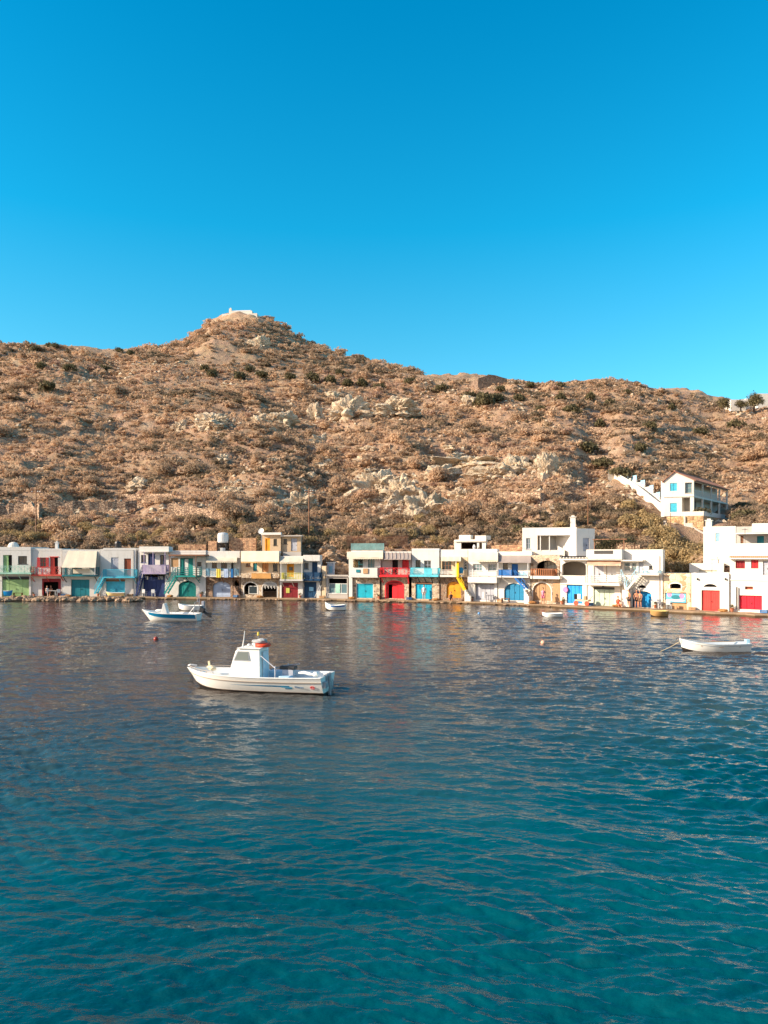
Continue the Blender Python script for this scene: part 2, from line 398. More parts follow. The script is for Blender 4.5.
# the nearest ~300 are single shrubs of their own; the rest is one cover
d_score = np.where(near, size/Yr, 0); inframe = (px > -5) & (px < 773) & (HY-(zz-CH)/Yr*F < 552)
order = np.argsort(-(size/Yr)*inframe); singles = set(order[:230].tolist())
for i in range(len(px)):
    if i in singles: continue
    pr = (protos_hi[g.randint(7)] if (Yr[i] < 125) else protos_lo[g.randint(9)])
    a = g.uniform(0, 6.283); c, s_ = math.cos(a)*size[i], math.sin(a)*size[i]
    q = np.empty_like(pr); e1 = g.uniform(.85, 1.7); q[:, 0] = (pr[:, 0]*c - pr[:, 1]*s_)*e1 + X[i]; q[:, 1] = (pr[:, 0]*s_ + pr[:, 1]*c)*g.uniform(.8, 1.2) + Yr[i]; q[:, 2] = pr[:, 2]*size[i]*g.uniform(.55, 1.25) + zz[i] - .1
    chunks.append(q); tints.append(np.full(len(q), tval[i]) + np.repeat(g.uniform(-.1, .1, len(q)//3), 3))
# small tufts and loose stones between the shrubs
M = 30000; pxt = g.uniform(-150, 920, M); ut = g.uniform(0, 1, M)**1.1; Yt = ip(_D, pxt) + 9.5 + ut*(YS-12-ip(_D, pxt)); ok = np.ones(M, bool)
zt_ = terrain_z(pxt, Yt); Xt = wx(pxt, Yt); pyt = HY-(zt_-CH)/Yt*F
for (a_, b_) in STEP_PATH: ok &= np.hypot(pxt-a_, pyt-b_-2) > 7
ok &= ~((np.abs(pxt-694) < 42) & (Yt > 92) & (Yt < 124))
tuft = [leaf_cloud(26, None, 1.1, .26, 500+i, 2) for i in range(8)]
for i in np.nonzero(ok)[0]:
    pr = tuft[g.randint(8)]; s0 = g.uniform(.22, .6)*(1+Yt[i]/400); q = pr*s0; q[:, 0] += Xt[i]; q[:, 1] += Yt[i]; q[:, 2] += zt_[i]-.05
    chunks.append(q); tints.append(np.full(len(q), g.uniform(.25, 1.0)))
V = np.concatenate(chunks); tt = np.clip(np.concatenate(tints), 0, 1)
tag(np_mesh('scrub', V, np.arange(len(V)).reshape(-1, 3), SCRUB, False, {'tint': tt}),
    'low dry ochre scrub covering the hillside up to the ridge', 'scrub', kind='stuff')
print('scrub tris', len(V)//3)
def shrub_mesh(n, flat, leaf, seed, mat, t0, t1, lobes=6):
    P = leaf_cloud(n, None, flat, leaf, seed, lobes); gg = np.random.RandomState(seed)
    o = np_mesh('shrub_mesh', P, np.arange(len(P)).reshape(-1, 3), mat, False, {'tint': np.clip(np.repeat(gg.uniform(t0, t1, n), 3), 0, 1)})
    me = o.data; bpy.data.objects.remove(o); return me
dry = [shrub_mesh(900, g.uniform(.95, 1.25), .075, 300+i, SCRUB, .1+.1*i, .4+.1*i) for i in range(7)]
for n_, i in enumerate(sorted(singles)):
    o = bpy.data.objects.new('shrub', dry[min(6, int(tval[i]*7))]); col.objects.link(o)
    o.location = (X[i], Yr[i], zz[i]-.1); o.scale = (size[i],)*3; o.rotation_euler = (0, 0, g.uniform(0, 6.28))
    tag(o, 'dry ochre brown shrub growing on the slope above the boathouses', 'shrub', 'dry shrubs on the slope above the boathouses')
# golden shrubs right behind the roofs
gold = [shrub_mesh(1100, g.uniform(1.1, 1.35), .075, 330+i, GOLD, .1, .95, 8) for i in range(4)]
def put(me, px_, py_, wpx, name, lab, cat, grp, sink=.15, ymin=None, hs=1.0, ymax=None):
    x, y, z = ground_at(px_, py_, ymin, ymax); s_ = wpx*.58/F*y
    o = bpy.data.objects.new(name, me); col.objects.link(o); o.location = (x, y, z-sink); o.scale = (s_, s_, s_*hs)
    o.rotation_euler = (0, 0, rnd.uniform(0, 6.28)); return tag(o, lab, cat, grp)
gp = []
for x_ in list(range(3, 330, 9)) + list(range(384, 450, 9)) + list(range(560, 600, 10)):
    gp.append((x_ + rnd.uniform(-4, 4), rnd.uniform(538, 549), rnd.uniform(11, 19)))
    if rnd.random() < .75: gp.append((x_ + rnd.uniform(-4, 4), rnd.uniform(522, 537), rnd.uniform(11, 17)))
for (a, b, c) in gp:
    put(gold[rnd.randrange(4)], a, b, c, 'shrub', 'golden green leafy shrub close behind the boathouse roofs', 'shrub', 'golden shrubs behind the roofs')
for (a, b, c) in [(652,530,22),(664,541,22),(655,545,26),(641,524,20),(667,556,28),(682,556,26),(697,560,24),(657,564,28),(675,568,28),(630,513,18),(708,562,18),(692,567,26),(663,576,22),(683,576,22),(672,546,20),(703,570,18),(640,535,22),(628,528,20)]:
    put(gold[rnd.randrange(4)], a, b, c, 'bush', 'golden green leafy bush on the bank between the white houses', 'bush', 'bushes on the bank by the stone steps', ymin=D(a)+6, hs=1.3)
# dark olive trees and bushes
oliv = [shrub_mesh(500, g.uniform(.7, .95), .11, 350+i, OLIVE, .0, .9, 7) for i in range(4)]
for (a, b, c) in [(212,377,12),(240,380,13),(262,379,12),(290,380,12),(312,383,14),(330,385,15),(348,387,13),(362,388,14),(205,371,10),
                  (380,391,12),(250,373,10),(340,376,10),(35,352,10),(55,350,9),(48,347,7),(120,353,8),(130,355,8),(70,372,11),(104,372,12),(485,408,24),(470,402,14),(497,402,14),
                  (410,384,10),(440,393,14),(530,388,10),(560,388,8),(573,415,16),(590,400,12),(560,402,14),(628,394,8),(672,410,10),(600,428,14),(540,414,12),(650,430,12),(700,436,13),(520,402,12),(46,392,16),(42,370,12),(610,408,13),(735,430,14),(640,452,14),(500,392,10)]:
    put(oliv[rnd.randrange(4)], a, b, c*1.15, 'shrub', 'dark olive green shrub high on the hillside', 'shrub', 'dark olive shrubs high on the hill', hs=1.35)
put(oliv[0], 588, 453, 28, 'bush', 'dark olive bush in the hollow above the top of the steps', 'bush', None)
put(oliv[1], 601, 470, 26, 'bush', 'dark green bush right above the top of the white steps', 'bush', None)
put(oliv[2], 622, 478, 26, 'bush', 'dark bush behind the white stair wall', 'bush', None)
put(oliv[3], 527, 533, 27, 'bush', 'dark green round bush behind the tall white house', 'bush', None)
put(oliv[3], 745, 520, 26, 'bush', 'dark bush above the roof at the right edge of the photo', 'bush', None, ymin=88)
put(oliv[1], 742, 512, 20, 'bush', 'dark bush right of the porch of the hillside house', 'bush', None, ymin=100)

# ---------------------------------------------------------------- pale rock outcrops
def rock_mat():
    t = NT('pale_rock'); p = t.pos(); n1 = t.noise(.8, p, 6, .7); n2 = t.noise(4, p, 5, .7)
    c = t.ramp(n1, [(.3, rgb(176,146,118)), (.5, rgb(228,204,172)), (.7, rgb(244,228,200))])
    c = t.mix(t.ramp(n2, [(.5, (0,0,0,1)), (.7, (.6,)*3)]), c, rgb(120,96,78))
    t.lk(c, t.bs.inputs['Base Color']); t.bs.inputs['Roughness'].default_value = .95
    t.lk(t.bump(n2, 1, .3, t.bump(n1, 1, .8)), t.bs.inputs['Normal']); return t.m
ROCK = rock_mat()
def rock(name, loc, sc, seed, mat, sub=4, rough=.5, rz=0):
    bm = bmesh.new(); bmesh.ops.create_icosphere(bm, subdivisions=sub, radius=1)
    co = np.array([v.co[:] for v in bm.verts]); 
    n = fbm(co[:, 0]*3+seed*7.1, co[:, 1]*3+co[:, 2]*2.3, 1.6, 4, seed)
    n2 = fbm(co[:, 2]*4+seed, co[:, 0]*2-co[:, 1]*3, 1.0, 3, seed+9)
    k = 1 + rough*n + rough*.6*np.round(n2*4)/4
    for v, kk in zip(bm.verts, k): v.co = v.co*kk
    me = bpy.data.meshes.new(name); bm.to_mesh(me); bm.free(); me.materials.append(mat)
    o = bpy.data.objects.new(name, me); col.objects.link(o); o.location = loc; o.scale = sc; o.rotation_euler = (0, 0, rz); return o
outs = [(214,428,30,16,'pale outcrop at the far left of the row of rocks on mid slope'),(347,421,34,21,'largest pale boulder in the middle of the upper slope'),
        (397,416,40,17,'pale rock ledge right of the largest boulder'),(316,421,15,13,'small pale rock left of the largest boulder'),(282,424,24,10,'low pale rocks between two bigger outcrops'),
        (262,426,16,9,'small pale rock right of the left outcrop'),(180,430,16,8,'small pale rock left of the left outcrop'),
        (378,497,44,24,'broad pale rock face above the roofs at the middle of the hill'),(402,502,30,22,'pale broken rock right of the broad rock face'),
        (470,468,66,12,'long pale rock band on the right half of the slope'),(518,474,24,17,'pale jagged rock with a vertical fin'),(548,479,16,22,'pale pointed rock beside the hollow'),
        (500,480,40,14,'pale cliff below the long rock band'),(425,520,36,26,'pale rubbly rock low on the slope'),(232,496,20,8,'low pale rock in the scrub above the roofs'),
        (470,406,16,8,'small pale rock near the ridge'),(545,470,24,10,'pale rock above the pointed rock'),(260,350,18,12,'dark rocky knob below the hilltop chapel'),
        (440,480,30,12,'pale rock left of the long rock band'),(300,508,26,14,'brown rock face left of the utility pole')]
for k in range(30):
    a = rnd.choice([rnd.gauss(400, 45), rnd.gauss(470, 50), rnd.uniform(20, 700), rnd.gauss(330, 60)]); b = rnd.uniform(440, 525) if rnd.random() < .75 else rnd.uniform(395, 450)
    if not (-5 < a < 600): continue
    x, y, z = ground_at(a, b); s_ = rnd.uniform(3, 8)/F*y
    o = rock('rock_outcrop', (x, y, z+s_*.1), (s_*1.3, s_*.8, s_*rnd.uniform(.5, .95)), 140+k, ROCK, 4, 1.0, rnd.uniform(-.5, .5)); tag(o, 'small pale broken rock showing through the scrub', 'rock', 'small pale rocks on the slope')
for k, (a, b, wpx, hpx, lab) in enumerate(outs):
    x, y, z = ground_at(a, b); s_ = wpx*.44/F*y; h_ = hpx/F*y*.5
    o = rock('rock_outcrop', (x, y+s_*.1, z+h_*.6), (s_*1.1, s_*.6, h_*1.25), 40+k, ROCK, 5, 1.1)
    tag(o, lab, 'rock')

# loose pale stones: too many and too small to count
def stones():
    g2 = np.random.RandomState(9); n = 9000; px_ = g2.uniform(-100, 860, n); Y_ = ip(_D, px_)+10+g2.uniform(0, 1, n)*(YS-14-ip(_D, px_)); X_ = wx(px_, Y_)
    k = fbm(X_, Y_, 18, 3, 141) > .16 - .1*g2.uniform(0, 1, n); px_, Y_, X_ = px_[k], Y_[k], X_[k]; n = 16000; pb = g2.uniform(-20, 600, n); Yb = ip(_D, pb)+10+g2.uniform(0, 1, n)*(YS-14-ip(_D, pb)); pz = HY-(terrain_z(pb, Yb)-CH)/Yb*F; kb = np.zeros(n, bool)
    for (a_, b_, c_, d_) in BARE: kb |= ((pb-a_)/c_)**2 + ((pz-b_)/d_)**2 < 1
    px_ = np.concatenate([px_, pb[kb]]); Y_ = np.concatenate([Y_, Yb[kb]]); X_ = wx(px_, Y_); Z_ = terrain_z(px_, Y_)
    base = np.array([(1,0,0),(-1,0,0),(0,1,0),(0,-1,0),(0,0,1),(0,0,-1)], float); fc = np.array([(0,2,4),(2,1,4),(1,3,4),(3,0,4),(2,0,5),(1,2,5),(3,1,5),(0,3,5)])
    Vs = []; Fs = []
    for i in range(len(px_)):
        q = base*g2.uniform(.5, 1.2, (6, 1))*g2.uniform(.15, .55)*(1+Y_[i]/250)*np.array([1.2, 1, .75]); a = g2.uniform(0, 6.28); c, s_ = math.cos(a), math.sin(a)
        r = np.stack([q[:,0]*c-q[:,1]*s_+X_[i], q[:,0]*s_+q[:,1]*c+Y_[i], q[:,2]+Z_[i]+.05], 1); Vs.append(r); Fs.append(fc+6*i)
    tag(np_mesh('loose_stones', np.concatenate(Vs), np.concatenate(Fs), ROCK, False), 'loose pale stones scattered over the bare patches of the hillside', 'stones', kind='stuff')
stones()

# ---------------------------------------------------------------- dry stone terrace walls
DRYST = stone('dry_stone', rgb(184,154,126), rgb(126,98,78), rgb(84,62,50), 2.2)
def terrace(pts, hpx, lab, top=.35):
    m = MB(); P = [ground_at(a, b) for a, b in pts]
    P2 = []
    for (p, q) in zip(P[:-1], P[1:]):
        for k in range(5): P2.append([p[j]+(q[j]-p[j])*k/5 for j in range(3)])
    P2.append(list(P[-1])); n = len(P2)
    h = hpx/F*P2[0][1]
    vs = []
    for i, (x, y, z) in enumerate(P2):
        w_ = rnd.uniform(-.3, .3); hh = h*rnd.uniform(.74, 1.08)
        vs += [(x, y-.25+w_, z-.8), (x, y+w_, z+hh), (x, y+.8+w_, z+hh), (x, y+1.2, z-.8)]
    fs = []
    for i in range(n-1):
        for k in range(4):
            a, b = i*4+k, i*4+(k+1) % 4; fs.append((a, a+4, b+4, b))
    fs += [(0, 1, 2, 3), ((n-1)*4+3, (n-1)*4+2, (n-1)*4+1, (n-1)*4)]
    m.add(vs, fs); return tag(m.build('dry_stone_wall', DRYST), lab, 'stone wall')
terrace([(-30,520),(0,519),(24,520),(40,521)], 17, 'dry stone terrace wall at the left edge above the green boathouse')
terrace([(48,512),(90,513),(135,512)], 11, 'dry stone terrace wall above the awning boathouse')
terrace([(168,515),(200,518),(230,519)], 12, 'dry stone terrace wall above the turquoise stairs')
terrace([(232,458),(262,460),(280,461)], 3, 'thin terrace wall halfway up the left slope')
terrace([(500,502),(540,503),(575,503)], 11, 'dry stone terrace wall above the tall white house')
terrace([(120,460),(150,459),(176,459)], 3, 'short terrace wall on the left slope')
terrace([(590,430),(640,432),(690,430)], 3, 'thin terrace wall above the hillside house')
for (a_, b_, c_, w_) in ((20,478,3,'left'),(330,448,3,'middle'),(60,430,3,'upper left'),(450,440,3,'central right'),(560,458,3,'ravine side'),(120,497,3,'lower left'),(640,402,3,'upper right'),(430,500,4,'lower middle')):
    terrace([(a_,b_),(a_+28,b_+1),(a_+60,b_+.5)], c_, 'thin pale terrace line on the %s part of the slope' % w_)
# rubble retaining walls right behind the roofs
WALLST = stone('rubble_wall_warm', rgb(196,152,116), rgb(140,96,72), rgb(176,140,108), 3.0)

# ================================================================ water
def water():
    na, nb = 820, 820
    ang = np.concatenate([np.linspace(-180, -36, 60)[:-1], np.linspace(-36, 36, na), np.linspace(36, 180, 60)[1:]])*math.pi/180
    r = np.concatenate([[.02, 2, 4.5], np.exp(np.linspace(math.log(6.5), math.log(118), nb)), [200, 500, 1500]])
    A, Rr = np.meshgrid(ang, r); X = np.sin(A)*Rr; Y = np.cos(A)*Rr
    dr = np.gradient(r)[:, None]*np.ones_like(A)
    cell = np.maximum(dr, Rr*math.radians(72)/na)
    Z = np.zeros_like(X); g = np.random.RandomState(3)
    wx_ = X + fbm(X, Y, 9, 2, 4)*1.2; wy_ = Y + fbm(X, Y, 7, 2, 6)*1.2
    for i in range(120):
        lam = .16*(3.0/.16)**(g.uniform()**1.15)
        th = math.radians(-102) + g.normal(0, .42)            # travel direction
        k = 2*math.pi/lam; kx, ky = math.cos(th)*k, math.sin(th)*k
        amp = .0050*lam**.9*(1.15 if lam < .7 else (.8 if lam < 1.2 else .5))
        fade = np.clip((lam/cell-2.0)/2.5, 0, 1)
        ph = kx*wx_ + ky*wy_ + g.uniform(0, 6.28)
        s = np.sin(ph); Z += fade*amp*(s + .35*np.cos(2*ph) + .12*np.cos(3*ph+1.57))
    gust = .70 + 1.0*fbm(X, Y, 10, 2, 44) + .28*np.clip((X+2)/10, 0, 1)
    Z *= gust
    Z *= 1.0
    Z[Rr > 150] = 0
    V = np.stack([X, Y, Z], -1).reshape(-1, 3); nr, nc = X.shape
    i0 = (np.arange(nr-1)[:, None]*nc + np.arange(nc-1)[None]).ravel()
    Fq = np.stack([i0, i0+1, i0+nc+1, i0+nc], -1)
    t = NT('sea_water'); p = t.pos()
    mp = t.nd('ShaderNodeMapping'); mp.inputs['Scale'].default_value = (.55, 1.0, 1.0); mp.inputs['Rotation'].default_value = (0, 0, R(10)); t.lk(p, mp.inputs[0])
    n1 = t.noise(2.6, mp.outputs[0], 5, .55); n2 = t.noise(9.0, mp.outputs[0], 3, .5)
    b = t.bump(n1, .48, .12); b = t.bump(n2, .5, .03, b)
    t.lk(b, t.bs.inputs['Normal'])
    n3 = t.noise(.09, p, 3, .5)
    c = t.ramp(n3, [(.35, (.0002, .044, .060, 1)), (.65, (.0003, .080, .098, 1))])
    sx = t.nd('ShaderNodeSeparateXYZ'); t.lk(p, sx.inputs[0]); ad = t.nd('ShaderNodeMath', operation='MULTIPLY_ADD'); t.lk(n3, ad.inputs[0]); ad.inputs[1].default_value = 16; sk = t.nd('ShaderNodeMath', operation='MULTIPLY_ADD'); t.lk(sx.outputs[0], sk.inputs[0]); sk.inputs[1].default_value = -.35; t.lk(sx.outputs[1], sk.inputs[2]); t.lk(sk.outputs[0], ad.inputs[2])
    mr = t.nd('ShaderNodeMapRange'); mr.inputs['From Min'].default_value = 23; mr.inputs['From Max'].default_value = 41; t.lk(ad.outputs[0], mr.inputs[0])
    c = t.mix(mr.outputs[0], c, (.055, .043, .036, 1))          # brown reflection of the hill painted into the far water's base colour
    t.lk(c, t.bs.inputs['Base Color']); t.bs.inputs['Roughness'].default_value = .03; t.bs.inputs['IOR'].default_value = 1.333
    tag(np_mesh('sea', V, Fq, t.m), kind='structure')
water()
# ================================================================ house kit
WHITE = plaster('white_plaster', rgb(212,207,200)); CREAM = plaster('cream_plaster', rgb(222,214,202), .4); GREYP = plaster('grey_plaster', rgb(176,168,160), .4)
BEIGE = plaster('beige_plaster', rgb(214,190,158), .35)
ST_L = stone('light_rubble_stone', rgb(196,170,140), rgb(128,98,76), rgb(214,200,180), 2.6)
ST_D = stone('brown_rubble_stone', rgb(150,118,94), rgb(88,62,48), rgb(176,156,134), 2.8)
CONC = plaster('quay_concrete', rgb(156,132,106), .7)
def _wet():
    t_ = CONC.node_tree; b = t_.nodes['Principled BSDF']; src = b.inputs['Base Color'].links[0].from_socket; g_ = t_.nodes.new('ShaderNodeNewGeometry'); s_ = t_.nodes.new('ShaderNodeSeparateXYZ'); r_ = t_.nodes.new('ShaderNodeValToRGB'); m_ = t_.nodes.new('ShaderNodeMix'); m_.data_type = 'RGBA'; m_.blend_type = 'MULTIPLY'; m_.inputs[0].default_value = 1
    t_.links.new(g_.outputs['Position'], s_.inputs[0]); t_.links.new(s_.outputs[2], r_.inputs[0]); r_.color_ramp.elements[0].position = .10; r_.color_ramp.elements[0].color = (.28,.25,.2,1); r_.color_ramp.elements[1].position = .2; t_.links.new(src, m_.inputs[6]); t_.links.new(r_.outputs[0], m_.inputs[7]); t_.links.new(m_.outputs[2], b.inputs['Base Color'])
_wet()
AWN = paint('cream_awning_cloth', rgb(214,200,176), .85, .06); AWNG = paint('grey_awning_cloth', rgb(158,142,132), .85, .06)
DARKM = paint('dark_metal', rgb(52,50,50), .5); WHITEP = paint('white_gloss_paint', rgb(214,210,204), .4, .05)
GL = glass(); GLB = glass('blue_tinted_glass', (.10,.17,.19,1))
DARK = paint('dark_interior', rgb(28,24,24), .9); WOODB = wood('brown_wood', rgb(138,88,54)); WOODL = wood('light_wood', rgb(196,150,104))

class Fr:
    """a facade plane between two pixel columns; local x runs right along it, y into the hill"""
    def __init__(s, pa, pb, dd=0.0, turn=None, D0=None):
        if D0 is None:
            Ya, Yb = D(pa)+dd, D(pb)+dd
        else: Ya = Yb = D0
        A = Vector((wx(pa, Ya), Ya)); B = Vector((wx(pb, Yb), Yb))
        s.r = math.atan2(B.y-A.y, B.x-A.x) if turn is None else turn
        s.A = A; s.u = Vector((math.cos(s.r), math.sin(s.r))); s.n = Vector((-math.sin(s.r), math.cos(s.r)))
        s.pa, s.pb = pa, pb
    def L(s, px, py, d=0.0):
        k = Vector(((px-CX)/F, 1.0)); Y = (s.A.dot(s.n)+d)/k.dot(s.n); P = k*Y
        return (P-s.A).dot(s.u), CH-(py-HY)/F*Y
    def rect(s, r, d=0.0):
        x0, y0, x1, y1 = r
        ax, az1 = s.L(x0, y0, d); bx_, bz0 = s.L(x1, y1, d); _, az0 = s.L(x0, y1, d); _, bz1 = s.L(x1, y0, d)
        return ax, (az0+bz0)/2, bx_, (az1+bz1)/2        # x0,z0,x1,z1
    def root(s, name, label, cat, group=None):
        return empty(name, (s.A.x, s.A.y, 0), s.r, label, cat, group)
    def world(s, px, py, d=0.0):
        x, z = s.L(px, py, d); P = s.A + s.u*x + s.n*d; return Vector((P.x, P.y, z))

def wall_mb(x0, z0, x1, z1, holes=(), t=.28, y=0.0, depth=5.5, roof=True, arch=(), m=None):
    """front wall with real openings (x0,z0,x1,z1), reveals, side walls, back and roof slab"""
    m = m or MB()
    hs = [(max(h[0], x0), max(h[1], z0), min(h[2], x1), min(h[3], z1)) for h in holes]
    xs = sorted({x0, x1, *[h[0] for h in hs], *[h[2] for h in hs]}); zs = sorted({z0, z1, *[h[1] for h in hs], *[h[3] for h in hs]})
    def inh(xa, xb, za, zb):
        cx, cz = (xa+xb)/2, (za+zb)/2
        return any(h[0] < cx < h[2] and h[1] < cz < h[3] for h in hs)
    nx, nz = len(xs)-1, len(zs)-1
    hole = [[inh(xs[i], xs[i+1], zs[j], zs[j+1]) for j in range(nz)] for i in range(nx)]
    for i in range(nx):
        for j in range(nz):
            if hole[i][j]: continue
            a, b, c, d = xs[i], xs[i+1], zs[j], zs[j+1]
            m.quad((a,y,c),(b,y,c),(b,y,d),(a,y,d))
            for (di, dj, p, q) in ((-1,0,(a,c),(a,d)),(1,0,(b,d),(b,c)),(0,-1,(b,c),(a,c)),(0,1,(a,d),(b,d))):
                ii, jj = i+di, j+dj
                if 0 <= ii < nx and 0 <= jj < nz and hole[ii][jj]:
                    m.quad((p[0],y,p[1]),(p[0],y+t,p[1]),(q[0],y+t,q[1]),(q[0],y,q[1]))
    for k, h in enumerate(hs):                       # arched heads: spandrels filling the corners
        rise = arch[k] if k < len(arch) else 0
        if not rise: continue
        a, b, zt = h[0], h[2], h[3]; cx = (a+b)/2; hw = (b-a)/2; N = 12
        pts = [(cx-hw*math.cos(math.pi*i/N), zt-rise+rise*math.sin(math.pi*i/N)*.995) for i in range(N+1)]
        for i in range(N):
            p, q = pts[i], pts[i+1]
            m.quad((p[0],y,p[1]),(q[0],y,q[1]),(q[0],y,zt),(p[0],y,zt))
            m.quad((p[0],y,p[1]),(p[0],y+t,p[1]),(q[0],y+t,q[1]),(q[0],y,q[1]))
    if depth:
        D_ = y+depth
        m.quad((x0,y,z0),(x0,y,z1),(x0,D_,z1),(x0,D_,z0)); m.quad((x1,y,z0),(x1,D_,z0),(x1,D_,z1),(x1,y,z1))
        m.quad((x0,D_,z0),(x0,D_,z1),(x1,D_,z1),(x1,D_,z0))
        if roof: m.quad((x0,y,z1),(x1,y,z1),(x1,D_,z1),(x0,D_,z1))
    else:
        m.quad((x0,y,z0),(x0,y,z1),(x0,y+t,z1),(x0,y+t,z0)); m.quad((x1,y,z0),(x1,y+t,z0),(x1,y+t,z1),(x1,y,z1))
        m.quad((x0,y,z1),(x1,y,z1),(x1,y+t,z1),(x0,y+t,z1))
    return m
def raw(m, name, mat, parent, bevel=0):
    """build without recalculating normals (open shells)"""
    me = bpy.data.meshes.new(name); me.from_pydata([tuple(p) for p in m.v], [], m.f); me.update(); me.materials.append(mat)
    o = bpy.data.objects.new(name, me); col.objects.link(o); o.parent = parent; return o

class House:
    def __init__(s, pa, pb, name, label, dd=0.0, cat='house', group=None, turn=None, D0=None, inset=.03):
        s.F = Fr(pa, pb, dd, turn, D0); s.root = s.F.root(name, label, cat, group); s.pa, s.pb, s.inset = pa, pb, inset
        k = Vector(((pb-CX)/F, 1.0)).normalized(); s.skew = (k.dot(s.F.u)/k.dot(s.F.n))*.93 if D0 is None and abs(s.F.r) > .1 and turn is None else 0
    skew = 0
    def shear(s, o):
        if s.skew:
            for v in o.data.vertices:
                if v.co.y > .3: v.co.x += s.skew*(v.co.y-.3)
        return o
    def storey(s, name, mat, top, bot, holes=(), arch=(), xa=None, xb=None, d=0.0, depth=5.5, roof=True, t=.28):
        F_ = s.F; xa = s.pa if xa is None else xa; xb = s.pb if xb is None else xb
        x0, _ = F_.L(xa, 560, d); x1, _ = F_.L(xb, 560, d); cx = (xa+xb)/2
        z1 = F_.L(cx, top, d)[1]; z0 = F_.L(cx, bot, d)[1] if bot is not None else .05
        hs = []
        for h in holes:
            r = list(F_.rect(h, d)); hs.append(tuple(r))
        ar = [a*(.115) for a in arch]
        m = wall_mb(x0+s.inset, z0, x1-s.inset, z1, hs, t, d, depth, roof, ar)
        return s.shear(raw(m, name, mat, s.root))
    def parapet(s, mat, top, bot, xa=None, xb=None, d=-.02, th=.22, depth=5.4, name='parapet'):
        F_ = s.F; xa = s.pa if xa is None else xa; xb = s.pb if xb is None else xb; cx = (xa+xb)/2
        x0 = F_.L(xa, 560, d)[0]+s.inset-.01; x1 = F_.L(xb, 560, d)[0]-s.inset+.01; z1 = F_.L(cx, top, d)[1]; z0 = F_.L(cx, bot, d)[1]
        m = MB(); m.box(x0, x1, d, d+th, z0, z1); m.box(x0, x0+th, d+th, d+depth, z0, z1); m.box(x1-th, x1, d+th, d+depth, z0, z1); m.box(x0+th, x1-th, d+depth-th, d+depth, z0, z1)
        return s.shear(m.build(name, mat, s.root, .02))
    def door(s, r, mat, leaves=2, d=.18, rise=0, name='door', frame=None, handle=True, louv=False, fo=0.0):
        x0, z0, x1, z1 = s.F.rect(r, 0); m = MB(); n = leaves; g = .02; rise *= .115
        def top(x):
            if not rise: return z1-.03
            cx = (x0+x1)/2; hw = (x1-x0)/2; q = min(1, abs(x-cx)/hw); return z1-rise-.02+rise*math.sqrt(max(0, 1-q*q))
        for k in range(n):
            a = x0+(x1-x0)*k/n+g; b = x0+(x1-x0)*(k+1)/n-g; nb = max(2, int((b-a)/.16))
            for j in range(nb):                       # boards, each with its own gap
                p = a+(b-a)*j/nb+.004; q = a+(b-a)*(j+1)/nb-.004
                m.prism([(p, z0+.02), (q, z0+.02), (q, top(q)), (p, top(p))], d+.02, d+.06)
            m.box(a, b, d, d+.018, z0+.18, z0+.30); zt = min(top(a), top(b))
            m.box(a+.05, b-.05, d, d+.018, zt-.28, zt-.17)
        m.box(x0-.02, x1+.02, d+.062, d+.08, z0, z1)
        o = m.build(name, mat, s.root, 0)
        if frame:
            f = MB(); w_ = .09
            f.box(x0-.0, x0+w_, d-.08, d-.002, z0, z1-rise); f.box(x1-w_, x1, d-.08, d-.002, z0, z1-rise)
            if not rise: f.box(x0+w_, x1-w_, d-.08, d-.002, z1-w_, z1)
            f.build('door_frame', frame, s.root)
        if handle:
            h = MB(); cx = (x0+x1)/2 if n > 1 else x1-.14; zz = z0+(z1-z0)*.45
            h.box(cx+.05, cx+.08, d-.05, d-.01, zz-.09, zz+.09); h.box(cx+.05, cx+.08, d-.012, d+.02, zz-.02, zz+.02); h.build('handle', DARKM, o)
        return o
    def window(s, r, frame=None, pane=None, d=.12, bars=1, hbar=1, name='window', sill=True):
        x0, z0, x1, z1 = s.F.rect(r, 0); frame = frame or WHITEP; w_ = .07; m = MB()
        m.box(x0, x0+w_, d, d+.06, z0, z1); m.box(x1-w_, x1, d, d+.06, z0, z1); m.box(x0+w_, x1-w_, d, d+.06, z1-w_, z1); m.box(x0+w_, x1-w_, d, d+.06, z0, z0+w_)
        for k in range(bars):
            x = x0+(x1-x0)*(k+1)/(bars+1); m.box(x-.03, x+.03, d+.003, d+.057, z0+w_, z1-w_)
        for k in range(hbar):
            z = z0+(z1-z0)*(k+1)/(hbar+1); m.box(x0+w_, x1-w_, d+.01, d+.05, z-.02, z+.02)
        if sill: m.box(x0-.05, x1+.05, -.06, d, z0-.06, z0-.002)
        o = m.build(name, frame, s.root)
        MB().box(x0+.02, x1-.02, d+.028, d+.034, z0+.02, z1-.02).build('pane', pane or GL, o); return o
    def shutters(s, r, mat, wpx, name='shutter'):
        x0, z0, x1, z1 = s.F.rect(r, 0); w_ = wpx*.125
        for a, b in ((x0-w_, x0-.01), (x1+.01, x1+w_)):
            m = MB(); m.box(a, a+.05, -.06, -.02, z0, z1); m.box(b-.05, b, -.06, -.02, z0, z1); m.box(a+.05, b-.05, -.06, -.02, z0, z0+.06); m.box(a+.05, b-.05, -.06, -.02, z1-.06, z1)
            z = z0+.08
            while z < z1-.1: m.box(a+.05, b-.05, -.052, -.028, z, z+.05); z += .075
            m.build(name, mat, s.root)
